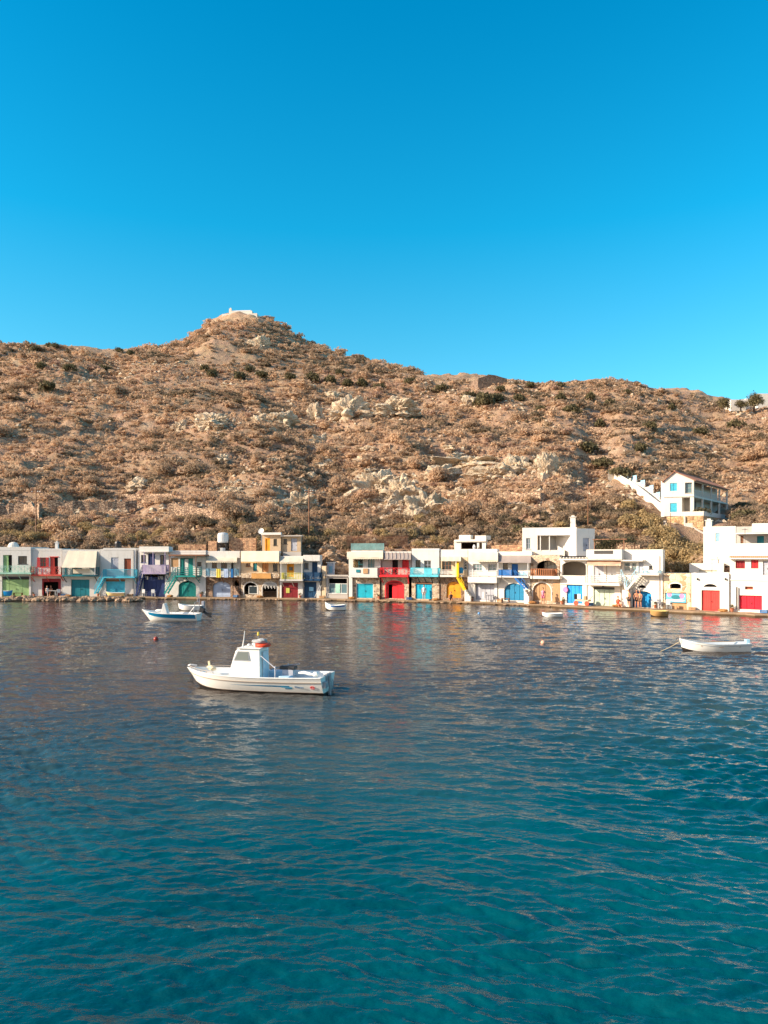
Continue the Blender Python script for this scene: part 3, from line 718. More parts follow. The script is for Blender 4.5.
    def slab(s, r, mat, out=1.0, name='balcony_slab', brackets=None, bm=None):
        x0, z0, x1, z1 = s.F.rect(r, -out*.9); m = MB(); m.box(x0, x1, -out, -.004, z0, z1)
        o = m.build(name, mat, s.root, .015)
        if brackets:
            for k in range(brackets):
                x = x0+.15+(x1-x0-.3)*k/max(1, brackets-1); b = MB(); b.bar((x, -.02, z0-.75), (x, -out+.08, z0-.03), .07); b.build('bracket', bm or mat, s.root)
        return o
    def railing(s, r, mat, style='bars', out=1.0, name='railing', gap=.13, sides=True):
        x0, z0, x1, z1 = s.F.rect(r, -out); y0 = -out+.03; m = MB()
        runs = [((x0+.03, y0), (x1-.03, y0))]
        if sides: runs += [((x0+.03, -.02), (x0+.03, y0)), ((x1-.03, y0), (x1-.03, -.02))]
        for (p, q) in runs:
            Ln = math.hypot(q[0]-p[0], q[1]-p[1]); ux, uy = (q[0]-p[0])/Ln, (q[1]-p[1])/Ln
            P = lambda t, z: (p[0]+ux*t, p[1]+uy*t, z)
            m.bar(P(0, z1), P(Ln, z1), .06, .05); m.bar(P(0, z0), P(0, z1+.03), .07); m.bar(P(Ln, z0), P(Ln, z1+.03), .07)
            if style in ('bars', 'picket', 'cross'): m.bar(P(0, z0+.08), P(Ln, z0+.08), .05, .04)
            if style == 'bars' or style == 'picket':
                w_ = .03 if style == 'bars' else .085; n = max(2, int(Ln/gap))
                for k in range(1, n): m.bar(P(Ln*k/n, z0+.1), P(Ln*k/n, z1-.02), w_, .03)
            elif style == 'cross':
                n = max(1, round(Ln/.8))
                for k in range(n):
                    a, b = Ln*k/n, Ln*(k+1)/n; m.bar(P(a, z0+.1), P(b, z1-.03), .045, .03); m.bar(P(a, z1-.03), P(b, z0+.1), .045, .03); m.bar(P(b, z0), P(b, z1), .05)
                    m.bar(P((a+b)/2, z0+.1), P((a+b)/2, z1-.03), .04, .03)
            elif style == 'rails':
                for k in range(1, 4): m.bar(P(0, z0+(z1-z0)*k/4), P(Ln, z0+(z1-z0)*k/4), .035, .06)
                n = max(1, round(Ln/1.2))
                for k in range(1, n): m.bar(P(Ln*k/n, z0), P(Ln*k/n, z1), .05)
            elif style == 'planks':
                n = max(2, int(Ln/.15))
                for k in range(n): m.bar(P(Ln*(k+.5)/n, z0+.05), P(Ln*(k+.5)/n, z1-.03), Ln/n*.82, .03)
            elif style == 'solid':
                m.bar(P(0, (z0+z1)/2), P(Ln, (z0+z1)/2), .1, (z1-z0)-.01)
        return m.build(name, mat, s.root)
    def awning(s, x0p, x1p, ytop, ybot, mat, out=1.5, name='awning', scallop=True, posts=None, pbot=None, stripes=None, valance=None, bx=None):
        xa, za = s.F.L(x0p, ytop, 0); xb, _ = s.F.L(x1p, ytop, 0); _, zb = s.F.L((x0p+x1p)/2, ybot, -out); _, za = s.F.L((x0p+x1p)/2, ytop, 0)
        xa2 = s.F.L((bx or (x0p, x1p))[0], ybot, -out)[0]; xb2 = s.F.L((bx or (x0p, x1p))[1], ybot, -out)[0]
        m = MB(); N = 10; M = 4
        P = lambda i, j, dz: ((xa+(xb-xa)*i/N)*(1-j/M)+(xa2+(xb2-xa2)*i/N)*j/M, -.01-out*j/M, za+(zb-za)*j/M - .05*math.sin(math.pi*j/M) + .015*math.sin(i*1.9) + dz)
        for dz in (0, -.03):
            for i in range(N):
                for j in range(M): m.quad(P(i,j,dz), P(i+1,j,dz), P(i+1,j+1,dz), P(i,j+1,dz))
        for i in range(N): m.quad(P(i,M,0), P(i+1,M,0), P(i+1,M,-.03), P(i,M,-.03))
        o = m.build(name, mat, s.root)
        if scallop:
            v = MB(); n = max(4, int((xb2-xa2)/.28)); h_ = .22
            for k in range(n):
                a = xa2+(xb2-xa2)*k/n; b = xa2+(xb2-xa2)*(k+1)/n; c = (a+b)/2
                v.prism([(a, zb-.05), (b, zb-.05), (b, zb-h_*.7), (c, zb-h_), (a, zb-h_*.7)], -out-.03, -out-.012)
            v.build('valance', valance or mat, o)
        if stripes:
            v = MB(); n = 7
            for k in range(1, n):
                f = k/n; a = (xa+(xb-xa)*f, -.03, za+.045); b = (xa2+(xb2-xa2)*f, -out-.02, zb+.05); v.bar(a, b, .07, .03)
            v.build('awning_rib', stripes, o)
        if posts:
            for xp in posts:
                v = MB()
                x, _ = s.F.L(xp, ybot, -out+.05); zb_ = s.F.L(xp, pbot, -out+.05)[1]; v.box(x-.035, x+.035, -out+.02, -out+.09, zb_, zb-.03); v.build('awning_post', WHITEP, s.root)
        return o
    def stairs(s, p0, p1, mat, out0=.12, w=.85, rail=None, wall=None, name='staircase', railh=.85):
        """p0 bottom (px,py), p1 top; runs along the facade; the outer side faces the water"""
        y1 = -out0; y0 = -out0-w
        xa, za = s.F.L(*p0, y0); xb, zb = s.F.L(*p1, y0); n = max(4, int(abs(zb-za)/.19)); m = MB()
        for k in range(n):
            a = xa+(xb-xa)*k/n; b = xa+(xb-xa)*(k+1)/n; z = za+(zb-za)*(k+1)/n
            if wall: m.box(a, b, y0, y1, .02, z)
            else: m.box(a, b, y0, y1, z-.05, z)
        if not wall:
            for y in (y0-.02, y1+.02): m.bar((xa, y, za+.02), (xb, y, zb-.05), .05, .2)
        o = m.build(name, mat, s.root)
        if rail:
            r_ = MB(); nb = max(3, int(abs(xb-xa)/.3))
            r_.bar((xa, y0-.03, za+railh), (xb, y0-.03, zb+railh), .05); r_.bar((xa, y0-.03, za+railh*.5), (xb, y0-.03, zb+railh*.5), .03)
            for k in range(nb+1):
                x = xa+(xb-xa)*k/nb; z = za+(zb-za)*k/nb; r_.bar((x, y0-.03, z), (x, y0-.03, z+railh), .035)
            r_.build('handrail', rail, o)
        return o
    def block(s, r, d0, d1, mat, name, bevel=.01):
        x0, z0, x1, z1 = s.F.rect(r, d0); return MB().box(x0, x1, d0, d1, z0, z1).build(name, mat, s.root, bevel)
    def arch_trim(s, r, mat, rise, w=.14, name='arch_surround'):
        x0, z0, x1, z1 = s.F.rect(r, 0); cx = (x0+x1)/2; hw = (x1-x0)/2; rise *= .115; m = MB(); N = 12
        o_ = [(cx-(hw+w)*math.cos(math.pi*i/N), z1-rise+(rise+w)*math.sin(math.pi*i/N)) for i in range(N+1)]
        i_ = [(cx-hw*math.cos(math.pi*i/N), z1-rise+rise*math.sin(math.pi*i/N)) for i in range(N+1)]
        o_ = [(x0-w, z0)] + o_ + [(x1+w, z0)]; i_ = [(x0, z0)] + i_ + [(x1, z0)]
        for k in range(len(o_)-1): m.prism([i_[k], i_[k+1], o_[k+1], o_[k]], -.03, -.003)
        return m.build(name, mat, s.root)
    def chimney(s, px, top, bot, wpx, mat, d=2.0):
        x, z1 = s.F.L(px, top, d); _, z0 = s.F.L(px, bot, d); w_ = wpx*.06; m = MB()
        m.box(x-w_, x+w_, d-w_, d+w_, z0, z1); m.box(x-w_*1.3, x+w_*1.3, d-w_*1.3, d+w_*1.3, z1+.002, z1+.08); m.box(x-w_*.6, x+w_*.6, d-w_*.6, d+w_*.6, z1+.082, z1+.25)
        return m.build('chimney', mat, s.root, .01)
    def fixtures(s, pipe=None, lamp=None):
        if pipe:
            m = MB(); x, z1 = s.F.L(pipe[0], pipe[1], -.06); _, z0 = s.F.L(pipe[0], pipe[2], -.06); m.tube([(x,-.06,z0),(x,-.06,z1)], .035, 8); m.build('drain_pipe', GREYP, s.root)
        if lamp:
            m = MB(); x, z = s.F.L(lamp[0], lamp[1], -.15); m.lathe([(.03,.1),(.09,.04),(.08,-.08),(.02,-.12)], (x,-.16,z), 8); m.box(x-.02, x+.02, -.12, -.004, z+.04, z+.07); m.build('wall_lamp', DARKM, s.root)
# ================================================================ the boathouses
GRN = paint('pale_green_paint', rgb(150,182,120)); MINT = paint('mint_paint', rgb(160,206,184)); RED = paint('red_paint', rgb(206,30,34)); DKRED = paint('dark_red_paint', rgb(140,16,24))
CORAL = paint('coral_red_paint', rgb(214,76,62)); TEAL = paint('teal_paint', rgb(0,118,130)); CYAN = paint('cyan_paint', rgb(70,184,208)); NAVY = paint('navy_paint', rgb(26,48,100))
LILAC = paint('lilac_paint', rgb(168,152,182)); TURQ = paint('turquoise_paint', rgb(0,138,130)); GBLUE = paint('grey_blue_paint', rgb(168,182,204)); LBLUE = paint('light_blue_paint', rgb(130,186,214))
ORNG = paint('orange_paint', rgb(238,158,30)); YEL = paint('yellow_paint', rgb(244,196,16)); YGR = paint('yellow_green_paint', rgb(198,190,90)); MAROON = paint('maroon_paint', rgb(128,14,26))
PETROL = paint('petrol_blue_paint', rgb(0,60,96)); SKYB = paint('bright_blue_paint', rgb(0,150,216)); BLUE = paint('mid_blue_paint', rgb(0,104,180)); AQUA = paint('aqua_paint', rgb(0,168,190)); LAQ = paint('light_aqua_paint', rgb(96,206,222))
SCAR = paint('scarlet_paint', rgb(240,34,44)); CELAD = paint('celadon_paint', rgb(196,208,184)); BROWNP = paint('brown_painted_wood', rgb(150,72,40)); LGREY = paint('light_grey_paint', rgb(176,176,184)); PALEB = paint('pale_blue_paint', rgb(160,204,224))
PINK = paint('pink_plastic', rgb(240,130,176)); STAIRW = plaster('white_step_plaster', rgb(222,216,204))

# --- 1 pale green boathouse
h = House(-8, 31, 'boathouse', 'boathouse with pale green garage doors, mint balcony and kayak in front', -.1)
h.storey('upper_wall', WHITE, 548, 574, [(3,555,12,574),(18,556,27,564)]); h.parapet(WHITE, 547, 550.5)
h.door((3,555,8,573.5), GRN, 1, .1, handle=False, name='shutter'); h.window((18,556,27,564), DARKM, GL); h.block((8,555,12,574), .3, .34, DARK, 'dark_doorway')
h.storey('lower_wall', WHITE, 574.1, None, [(2,578.5,29,597)]); h.door((2,579.5,29,597), GRN, 4, .12)
h.block((2,576.5,29,578.7), -.05, -.01, DARKM, 'vent_strip'); h.slab((-8,572.5,31.5,574.2), MINT, 1.0, brackets=4, bm=MINT); h.railing((-8,566,31,572.5), MINT, 'cross', 1.0)

# --- 2 red
h = House(31, 62, 'boathouse', 'boathouse with red shuttered window, coral red balcony and people in its red doorway', .15)
h.storey('upper_wall', WHITE, 549, 575, [(40,557.5,46,567),(50,557,58,575)]); h.parapet(WHITE, 548.5, 551)
h.window((40,557.5,46,567), RED, GL); h.shutters((40,557.5,46,567), RED, 2.8); h.door((50,557,54,574.5), CORAL, 1, .1); h.block((54,558,58,575), .3, .34, DARK, 'dark_doorway')
h.block((49.5,556.4,58.5,557.3), -.06, -.01, CORAL, 'door_lintel')
h.storey('lower_wall', WHITE, 575.1, None, [(42,578.5,61,597)]); 
fx = MB(); x0, z0, x1, z1 = h.F.rect((42,578.5,61,597)); fx.box(x0, x0+.18, .02, .14, z0, z1); fx.box(x1-.35, x1, .02, .14, z0, z1); fx.box(x0+.18, x1-.35, .02, .14, z1-.45, z1); fx.build('door_frame', DKRED, h.root)
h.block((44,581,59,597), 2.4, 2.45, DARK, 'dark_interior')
h.slab((30,574.6,62,576), CORAL, 1.0, brackets=3, bm=CORAL); h.railing((30,567,61.5,574.6), CORAL, 'cross', 1.0); h.chimney(57, 543, 549, 3, WHITE, 2)
# --- 3 awning + teal
h = House(62, 100, 'boathouse', 'boathouse with big cream awning sheltering a teal balcony above teal doors', 0)
h.storey('upper_wall', WHITE, 550, 576, [(72,560,82,575)]); h.parapet(WHITE, 549.5, 552, 62, 100); h.window((72,560,82,575), TEAL, GL, bars=2)
h.storey('lower_wall', WHITE, 576.1, None, [(71,579.5,89.5,597)]); h.door((71,579.5,89.5,597), TEAL, 4, .12)
h.slab((62,575,96,576.5), TEAL, 1.1, brackets=2, bm=DARKM); h.railing((62,567.5,96,575), TEAL, 'bars', 1.1, gap=.17); h.awning(68, 97, 551, 567.5, AWN, 1.9, scallop=False, posts=(63, 95), pbot=575, bx=(61.5, 95.5))
h.block((73,569,90,573.5), -1.16, -1.13, AWN, 'wind_cloth')
# --- 4 cyan
h = House(100, 136, 'boathouse', 'boathouse with cyan double doors, grey shutter, brown door and outside stair at its left', -.15)
h.storey('upper_wall', WHITE, 549, 577, [(111,557.5,118.5,569.5),(124,558.5,131,577)]); h.parapet(WHITE, 548, 550.5, 103, 136)
h.door((111,557.5,118.5,569.5), LGREY, 2, .06, handle=False, name='shutter'); h.door((124,558.5,131,576.8), BROWNP, 1, .1)
h.storey('lower_wall', WHITE, 577.1, None, [(106,581,125,597)]); h.door((106,581,125,597), CYAN, 2, .12); h.block((106,579.3,125,581.4), -.03, -.005, WOODB, 'lintel')
h.slab((103,576.5,135,578), CYAN, 1.0, brackets=3, bm=CYAN); h.railing((103,569.5,134.5,576.5), CYAN, 'bars', 1.0, gap=.12)
h.stairs((94.5,594,), (103.5,577), CYAN, rail=CYAN)
h.fixtures(pipe=(133, 550, 594))
# --- 5 purple
h = House(137.5, 169, 'boathouse', 'boathouse with lilac balcony, navy lower doors and navy ladder stair', .05)
h.storey('upper_wall', WHITE, 550, 574, [(141,555,146,562.5),(148,553.5,155,565),(160,555,166,565)]); h.parapet(WHITE, 546.5, 551, 139, 169, -.7, .2, 6)
h.slab((139,551,169,552.2), WHITE, .9, 'roof_overhang'); 
for r_ in ((141,555,146,562.5),(160,555,166,565)): h.window(r_, NAVY, GL)
h.door((148,553.5,155,565), NAVY, 2, .1, name='shutter'); h.railing((142,565,166,572.5), LILAC, 'picket', 1.0, gap=.14); h.slab((142,572.4,166,574), LILAC, 1.0, brackets=4, bm=NAVY)
m = MB()
for xp in (144, 153, 165):
    x, z0 = h.F.L(xp, 565, -.95); z1 = h.F.L(xp, 552.3, -.95)[1]; m.box(x-.04, x+.04, -.97, -.89, z0, z1)
m.build('porch_post', LILAC, h.root)
h.storey('lower_wall', WHITE, 574.1, None, [(143,574.8,165,597)]); h.door((143,577,165,597), NAVY, 5, .12, handle=True)
h.block((145,576.2,148,579.5), .04, .1, GREYP, 'vent'); h.block((158,576.2,163,579.5), .04, .1, GREYP, 'vent')
h.stairs((136,595.5), (141.5,573.5), NAVY, rail=NAVY, w=.7)
# --- 6 turquoise
h = House(169, 206, 'boathouse', 'boathouse with turquoise arched doors, turquoise stairs and flat wooden pergola', -.05)
h.storey('upper_wall', WHITE, 551, 577, [(171,558,178.5,567),(180,558,193,576.5),(197,562,201.5,566)]); h.parapet(WHITE, 550.5, 552.5)
h.block((171,558,178.5,567), .1, .14, WOODL, 'wooden_panel'); h.door((180,558.5,184,576.3), TURQ, 1, .08, handle=False, name='shutter'); h.door((184,559,188,576.3), WHITEP, 1, .1); h.door((188.2,558.5,193,576.3), TURQ, 1, .08, handle=False, name='shutter')
h.window((197,562,201.5,566), DARKM, GL)
h.slab((169,554.5,205,556), WOODB, 1.6, 'pergola_roof'); m = MB()
for xp in (170, 176, 196, 204):
    x, z0 = h.F.L(xp, 577, -1.5); z1 = h.F.L(xp, 556, -1.5)[1]
    if xp in (170, 196): m.box(x-.04, x+.04, -1.55, -1.47, z0 if xp == 196 else h.F.L(xp, 592, -1.5)[1]*0+z0, z1)
m.build('pergola_post', WOODB, h.root)
h.storey('lower_wall', WHITE, 577.1, None, [(178.5,581,196,598)], [6]); h.door((178.5,582.5,196,598), TURQ, 4, .16, 6)
h.slab((174.5,575.5,197,577.1), TURQ, 1.5, brackets=3, bm=TURQ); h.railing((177,567.5,197,575.5), TURQ, 'rails', 1.5)
h.stairs((164.5,594), (175,576), TURQ, .5, 1.0, rail=TURQ)
h.fixtures(lamp=(199, 580))
# --- 7 stone + laundry
h = House(206, 233, 'boathouse', 'stone boathouse with grey blue arched doors and laundry on its balcony rail', .1)
h.storey('upper_wall', WHITE, 551.5, 577, [(212,561.5,217,568),(221,561.5,227,570),(231,561,234,571)]); h.parapet(WHITE, 551, 558, 206, 240)
h.window((212,561.5,217,568), WOODB, GL); h.window((221,561.5,227,570), WOODB, GL); h.awning(206, 237, 557.5, 561, AWN, 1.3, scallop=True)
h.storey('lower_wall', ST_D, 577.1, None, [(212.5,581.5,230.5,597)], [6.5]); h.door((212.5,581.5,230.5,597), GBLUE, 2, .2, 6.5)
h.slab((206,576,237,577.1), WHITE, 1.0, brackets=3, bm=WOODB); h.railing((206,569,236,576), LBLUE, 'bars', 1.0, gap=.16)
hf = h.F
for (xp, w_, mt, lab) in ((218.5, 4.5, 'yellow', 'yellow towel hanging over the light blue balcony rail'), (226, 4.5, 'lblue', 'pale blue towel hanging over the balcony rail'), (232, 3, 'blue', 'blue cloth hanging over the balcony rail beside the pale towel')):
    mat = {'yellow': paint('yellow_cloth', rgb(236,206,84), .9), 'lblue': paint('pale_blue_cloth', rgb(180,196,222), .9), 'blue': paint('blue_cloth', rgb(40,110,170), .9)}[mt]
    P = hf.world(xp, 573, -1.03); m = MB(); hw = w_*.06; N = 6
    for j in range(2):
        for k in range(N):
            a = -hw+2*hw*k/N; b = -hw+2*hw*(k+1)/N; f = lambda x: .02*math.sin(x*25)+.03
            ytop = 0; s_ = (-1 if j == 0 else 1); L_ = .75 if j == 0 else .35
            m.quad((a, s_*f(a), -L_), (b, s_*f(b), -L_), (b, s_*f(b), .36), (a, s_*f(a), .36))
    m.quad((-hw,-.06,.37),(hw,-.06,.37),(hw,.06,.37),(-hw,.06,.37))
    o = m.build('towel', mat); o.location = P+Vector((0,0,.18)); o.rotation_euler = (0,0,hf.r); tag(o, lab, 'towel', 'laundry on the balcony rail')
# narrow stone bay
h = House(233, 241, 'stair_bay', 'narrow stone bay with brick steps between two stone boathouses', .3, 'stair house')
h.storey('upper_wall', WHITE, 552, 577, []); h.storey('lower_wall', ST_D, 577.1, None, [(234,580,239,586)], [3]); h.stairs((240,597), (233.5,586), stone('brick_steps', rgb(176,132,104), rgb(130,84,62), rgb(200,180,160), 4), w=.6, wall=True)
# --- 8 stone taverna with two arches
h = House(241, 279.5, 'boathouse', 'stone boathouse with two dark arches, wide cream awning and orange banner', 0)
h.storey('upper_wall', BEIGE, 551.5, 577.5, [(246,563,250.5,566.5),(253,563,257,571),(262,562.5,268.5,572),(273,562,277.5,571)]); h.parapet(WHITE, 551, 553)
h.window((246,563,250.5,566.5), WOODB, GL); h.door((253,563,257,571), TEAL, 1, .08); h.door((262,562.5,268.5,572), wood('orange_wood', rgb(222,150,86)), 2, .08); h.window((273,562,277.5,571), DARKM, GL)
h.awning(241, 279, 551.3, 561.5, AWN, 1.5, scallop=True, valance=paint('ochre_valance', rgb(214,168,110), .9))
h.storey('lower_wall', ST_L, 577.6, None, [(244,582.5,257.5,594.5),(262.5,582.5,277,598)], [6,6]); h.arch_trim((244,582.5,257.5,594.5), WHITE, 6, .12); h.arch_trim((262.5,582.5,277,598), WHITE, 6, .12)
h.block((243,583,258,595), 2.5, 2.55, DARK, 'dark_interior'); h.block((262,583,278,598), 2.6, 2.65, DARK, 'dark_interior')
h.window((248,586,257,594), WHITEP, GL, d=.2, bars=0, hbar=0, sill=False)
h.storey('balcony_wall', ST_L, 573, 578, [], d=-.9, depth=.88); h.block((251.5,573.3,271,578.6), -1.0, -.93, paint('faded_orange_banner', rgb(206,150,84), .8), 'banner')
m = MB()
for k in range(12):
    a, z0 = h.F.L(264+k*1.05, 583.5, -.05); m.box(a, a+.07, -.06, -.035, z0-.5-.2*math.sin(k*2.1), z0+.1)
m.build('shell_garland', WHITEP, h.root)
# rooftop house behind
h = House(262, 281, 'rooftop_house', 'cream rooftop house with orange door standing behind the stone boathouse', 5.8, group=None)
BEIGE2 = plaster('weathered_beige_plaster', rgb(186,162,134), .6); h.storey('wall', BEIGE2, 535, 553, [(265,538,270,552),(273.5,539,277,545.5)], depth=4); h.slab((261,532.5,281,534.9), WHITE, .5, 'roof_edge'); h.door((265,538,270,552), ORNG, 1, .08, frame=ORNG); h.window((273.5,539,277,545.5), DARKM, GL)
h = House(281, 301, 'rooftop_house', 'beige rooftop annex with grey door and thin flat roof beside the orange door', 6.2)
h.storey('wall', BEIGE2, 536.5, 555, [(283.5,539,287,544),(291,538.5,297,551)], depth=4); h.slab((280.5,535.2,302,536.4), GREYP, .7, 'roof_edge'); h.window((283.5,539,287,544), DARKM, GL); h.door((291,538.5,297,551), LGREY, 1, .08)
m = MB(); x, z = h.F.L(299, 533, 1); 
# roof table / bench
h.block((283,552,301,556), -1.2, -1.1, GREYP, 'terrace_rail')
# --- 9 yellow balcony
h = House(279.5, 303, 'boathouse', 'boathouse with yellow green balcony above dark red doors', -.12)
h.storey('upper_wall', WHITE, 557, 580.5, [(287,563,294,577)]); h.parapet(WHITE, 556, 558.5); h.door((287,564,294,577), ORNG, 1, .08, frame=ORNG); h.block((289,567,292.5,570.5), .04, .075, GL, 'door_glass')
h.awning(279.5, 303, 557.3, 562, AWN, 1.4, scallop=True, posts=(281, 302), pbot=580)
h.storey('lower_wall', WHITE, 580.6, None, [(281.5,582.5,298,598.5)]); h.door((281.5,582.5,298,598.5), MAROON, 3, .12); h.block((286,588,289.5,593), .07, .115, YGR, 'notice_board')
h.slab((280,579.5,303,580.8), WHITE, 1.1, brackets=3, bm=WHITE); h.railing((280.5,573,302,579.5), YGR, 'picket', 1.1, gap=.2)
# --- 10 navy
h = House(303, 321, 'boathouse', 'narrow boathouse with petrol blue balcony and petrol blue doors', .1)
h.storey('upper_wall', WHITE, 556, 581, [(304,563,308.5,569),(312,562,317.5,577)]); h.parapet(WHITE, 555, 561, 303, 320, -.5, .2); h.window((304,563,308.5,569), PETROL, GL); h.door((312,562,317.5,577), PETROL, 2, .08)
h.storey('lower_wall', WHITE, 581.1, None, [(303.8,581.8,316.5,598)]); h.door((303.8,581.8,316.5,598), PETROL, 3, .1); h.block((309,587,313.5,591), .04, .09, LBLUE, 'door_glass')
h.slab((303,578.5,320.5,581), PETROL, .9, brackets=2, bm=PETROL); h.railing((303,572.5,320,578.5), PETROL, 'planks', .9)
m = MB(); x, z = h.F.L(319, 597, -.6); m.bar((x-.55,-.6,.4),(x+.1,-.6,1.9),.05); m.bar((x-.2,-.6,.35),(x+.3,-.6,1.9),.05)
m.build('prop', WHITEP, h.root)
# --- 11 low shop in the gap
h = House(324, 348, 'low_boathouse', 'low grey boathouse with glazed front in the gap between two storey houses', .1, 'house')
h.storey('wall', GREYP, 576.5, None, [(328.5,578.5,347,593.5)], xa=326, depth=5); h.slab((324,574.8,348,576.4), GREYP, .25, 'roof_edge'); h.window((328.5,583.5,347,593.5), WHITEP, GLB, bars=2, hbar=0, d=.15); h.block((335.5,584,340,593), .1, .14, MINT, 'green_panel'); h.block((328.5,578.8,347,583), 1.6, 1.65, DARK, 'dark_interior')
h.storey('side_wall', BEIGE, 566, None, [], xa=321.5, xb=326, depth=4)
h = House(327, 334, 'roof_hut', 'small pale blue cabinet standing on the roof of the low grey boathouse', 2.2, 'hut')
h.storey('wall', GBLUE, 563, 574.8, [(328.5,566,332.5,573)], depth=1.2); h.slab((326,562,335,563), WHITE, .2, 'roof_edge'); h.door((328.5,566,332.5,573), LBLUE, 1, .05, handle=False)
# --- 12 white/teal terrace
h = House(348.5, 381, 'boathouse', 'boathouse with teal glass roof terrace, white parapet balcony and aqua doors in stone', -.1)
h.storey('upper_wall', WHITE, 551.5, 577.5, [(354,559,363,570),(368,559,374.5,570)]); h.parapet(WHITE, 550.5, 552, 351, 383); h.window((354,559,363,570), TEAL, GL, bars=1); h.window((368,559,374.5,570), TEAL, GLB, bars=1)
h.awning(347, 383, 551.8, 557.5, AWN, 1.3, scallop=True); h.slab((348.5,576,378,577.5), WHITE, 1.0); h.railing((349,568,377.5,576), WHITE, 'solid', 1.0)
h.storey('lower_wall', ST_L, 577.6, None, [(356,583,373.5,598)], xb=380); h.door((356,583,373.5,598), AQUA, 2, .15, frame=WHITEP)
h.storey('corner_pier', WHITE, 577.4, None, [], xa=348.6, xb=352.5, d=-.25, depth=.2)
h.railing((351,543.5,384,550.4), paint('frosted_teal_glass', rgb(112,150,150), .2), 'planks', -.2, 'terrace_screen', sides=False)
h.block((356,569.5,360,572.5), -1.1, -1.04, TEAL, 'hanging_towel'); h.block((363,568.5,368,573.5), -1.13, -1.05, WOODL, 'hanging_mat')
# --- 13 red
h = House(381, 411.5, 'boathouse', 'boathouse with bright red arched doors and red balcony under a grey ribbed awning', .12)
h.storey('upper_wall', GREYP, 552.5, 577, [(392,559.5,398,575),(402,559.5,409,568)]); h.parapet(WHITE, 551.5, 553.5); h.block((392,559.5,398,575), .25, .3, DARK, 'dark_doorway'); h.door((402,559.5,409,568), RED, 2, .06, handle=False, name='shutter')
h.awning(384, 411, 552.6, 559.5, AWNG, 1.5, scallop=False, stripes=paint('pale_rib', rgb(206,190,180))); h.slab((379.5,575.3,408.5,577), SCAR, 1.1, brackets=2, bm=SCAR); h.railing((380,568,408,575.3), SCAR, 'cross', 1.1)
h.storey('lower_wall', ST_L, 577.1, None, [(386,581.5,403,598.5)], [4.5], xb=409); h.door((392,583.5,403,598.5), SCAR, 2, .15, 0, handle=False); h.door((386,583.5,388,598.5), SCAR, 1, .15, handle=False, name='door'); h.block((388,584,392,598.5), 1.2, 1.25, DARK, 'dark_interior'); h.arch_trim((386,581.5,403,598.5), SCAR, 4.5, .14)
h.block((386.3,582.5,402.7,584.5), .14, .2, RED, 'arch_panel'); m = MB(); x, z = h.F.L(408, 577, -1); m.tube([(x,-.9,h.F.L(408,577,-.9)[1]),(x,-.9,h.F.L(408,584,-.9)[1])], .04); m.build('post', SCAR, h.root)
# --- 14 cyan on stone
h = House(411.5, 439.5, 'boathouse', 'plain white stone based boathouse with light aqua balcony rail and turquoise doors', -.05)
h.storey('upper_wall', WHITE, 549.5, 577, [(415.5,560,420.5,567.5),(424,560.5,431,569.5)]); h.parapet(WHITE, 548.5, 551); h.window((415.5,560,420.5,567.5), DARKM, GL); h.window((424,560.5,431,569.5), LGREY, GL)
h.slab((410,575,438.5,576.8), LAQ, 1.0, brackets=5, bm=DARKM); h.railing((410,568,438,575), LAQ, 'bars', 1.0, gap=.12); h.block((424,568.6,432,574.8), -1.05, -1.02, LAQ, 'balcony_panel')
h.storey('lower_wall', ST_L, 577.1, None, [(415.5,584,432,599)]); h.door((415.5,584,432,599), CYAN if False else paint('vivid_cyan_paint', rgb(0,178,208)), 3, .12); h.block((415,582,432.5,584), -.03, -.004, WOODB, 'lintel')
# --- 15 yellow
h = House(439.5, 468, 'boathouse', 'stone boathouse with orange arched doors and a yellow stair post', .1)
h.storey('upper_wall', BEIGE, 553, 578, [(442,561,451.5,570),(463.5,561,467,569.5)]); h.parapet(WHITE, 549.5, 557.5, 440, 468); h.window((442,561,451.5,570), WOODB, GL, bars=2); h.window((463.5,561,467,569.5), WHITEP, GL, hbar=2, bars=0)
h.awning(441, 461, 556.5, 561, AWN, 1.4, scallop=False, posts=(456,), pbot=577, stripes=None); h.slab((439.5,575,462,577), WHITE, 1.0); h.railing((440,570,456,575), WHITEP, 'rails', 1.0)
h.block((455.3,560.8,459,577), -1.1, -.95, YEL, 'yellow_post')
h.storey('lower_wall', ST_D, 577.1, None, [(446.5,581.5,461,598)], [6]); h.door((446.5,581.5,461,598), ORNG, 2, .15, 6); h.stairs((464,590.5), (457,577), YEL, .2, .8, rail=YEL); h.stairs((470.5,597.5), (464.5,590), STAIRW, .2, .9, wall=True)
m = MB(); x, z = h.F.L(460, 570.5, -.9); m.lathe([(.25,-.34),(.33,-.1),(.33,.2),(.2,.36)], (x,-.6,z), 14); m.build('blue_tub', paint('blue_plastic', rgb(30,150,196), .35), h.root)
# rooftop porch building behind
h = House(454, 486, 'rooftop_house', 'white flat roofed rooftop house with a wide dark porch opening', 7.0)
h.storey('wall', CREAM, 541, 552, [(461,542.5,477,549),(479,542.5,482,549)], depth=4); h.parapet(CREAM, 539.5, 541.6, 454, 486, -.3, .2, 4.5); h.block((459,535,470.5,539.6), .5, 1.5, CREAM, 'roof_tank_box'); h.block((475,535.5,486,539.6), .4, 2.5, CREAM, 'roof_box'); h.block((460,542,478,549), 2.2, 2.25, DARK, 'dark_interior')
m = MB(); x, z = h.F.L(474, 547, -.6); m.lathe([(.16,-.3),(.22,0),(.1,.3)], (x,-.5,z), 12); m.build('water_jar', WHITEP, h.root)
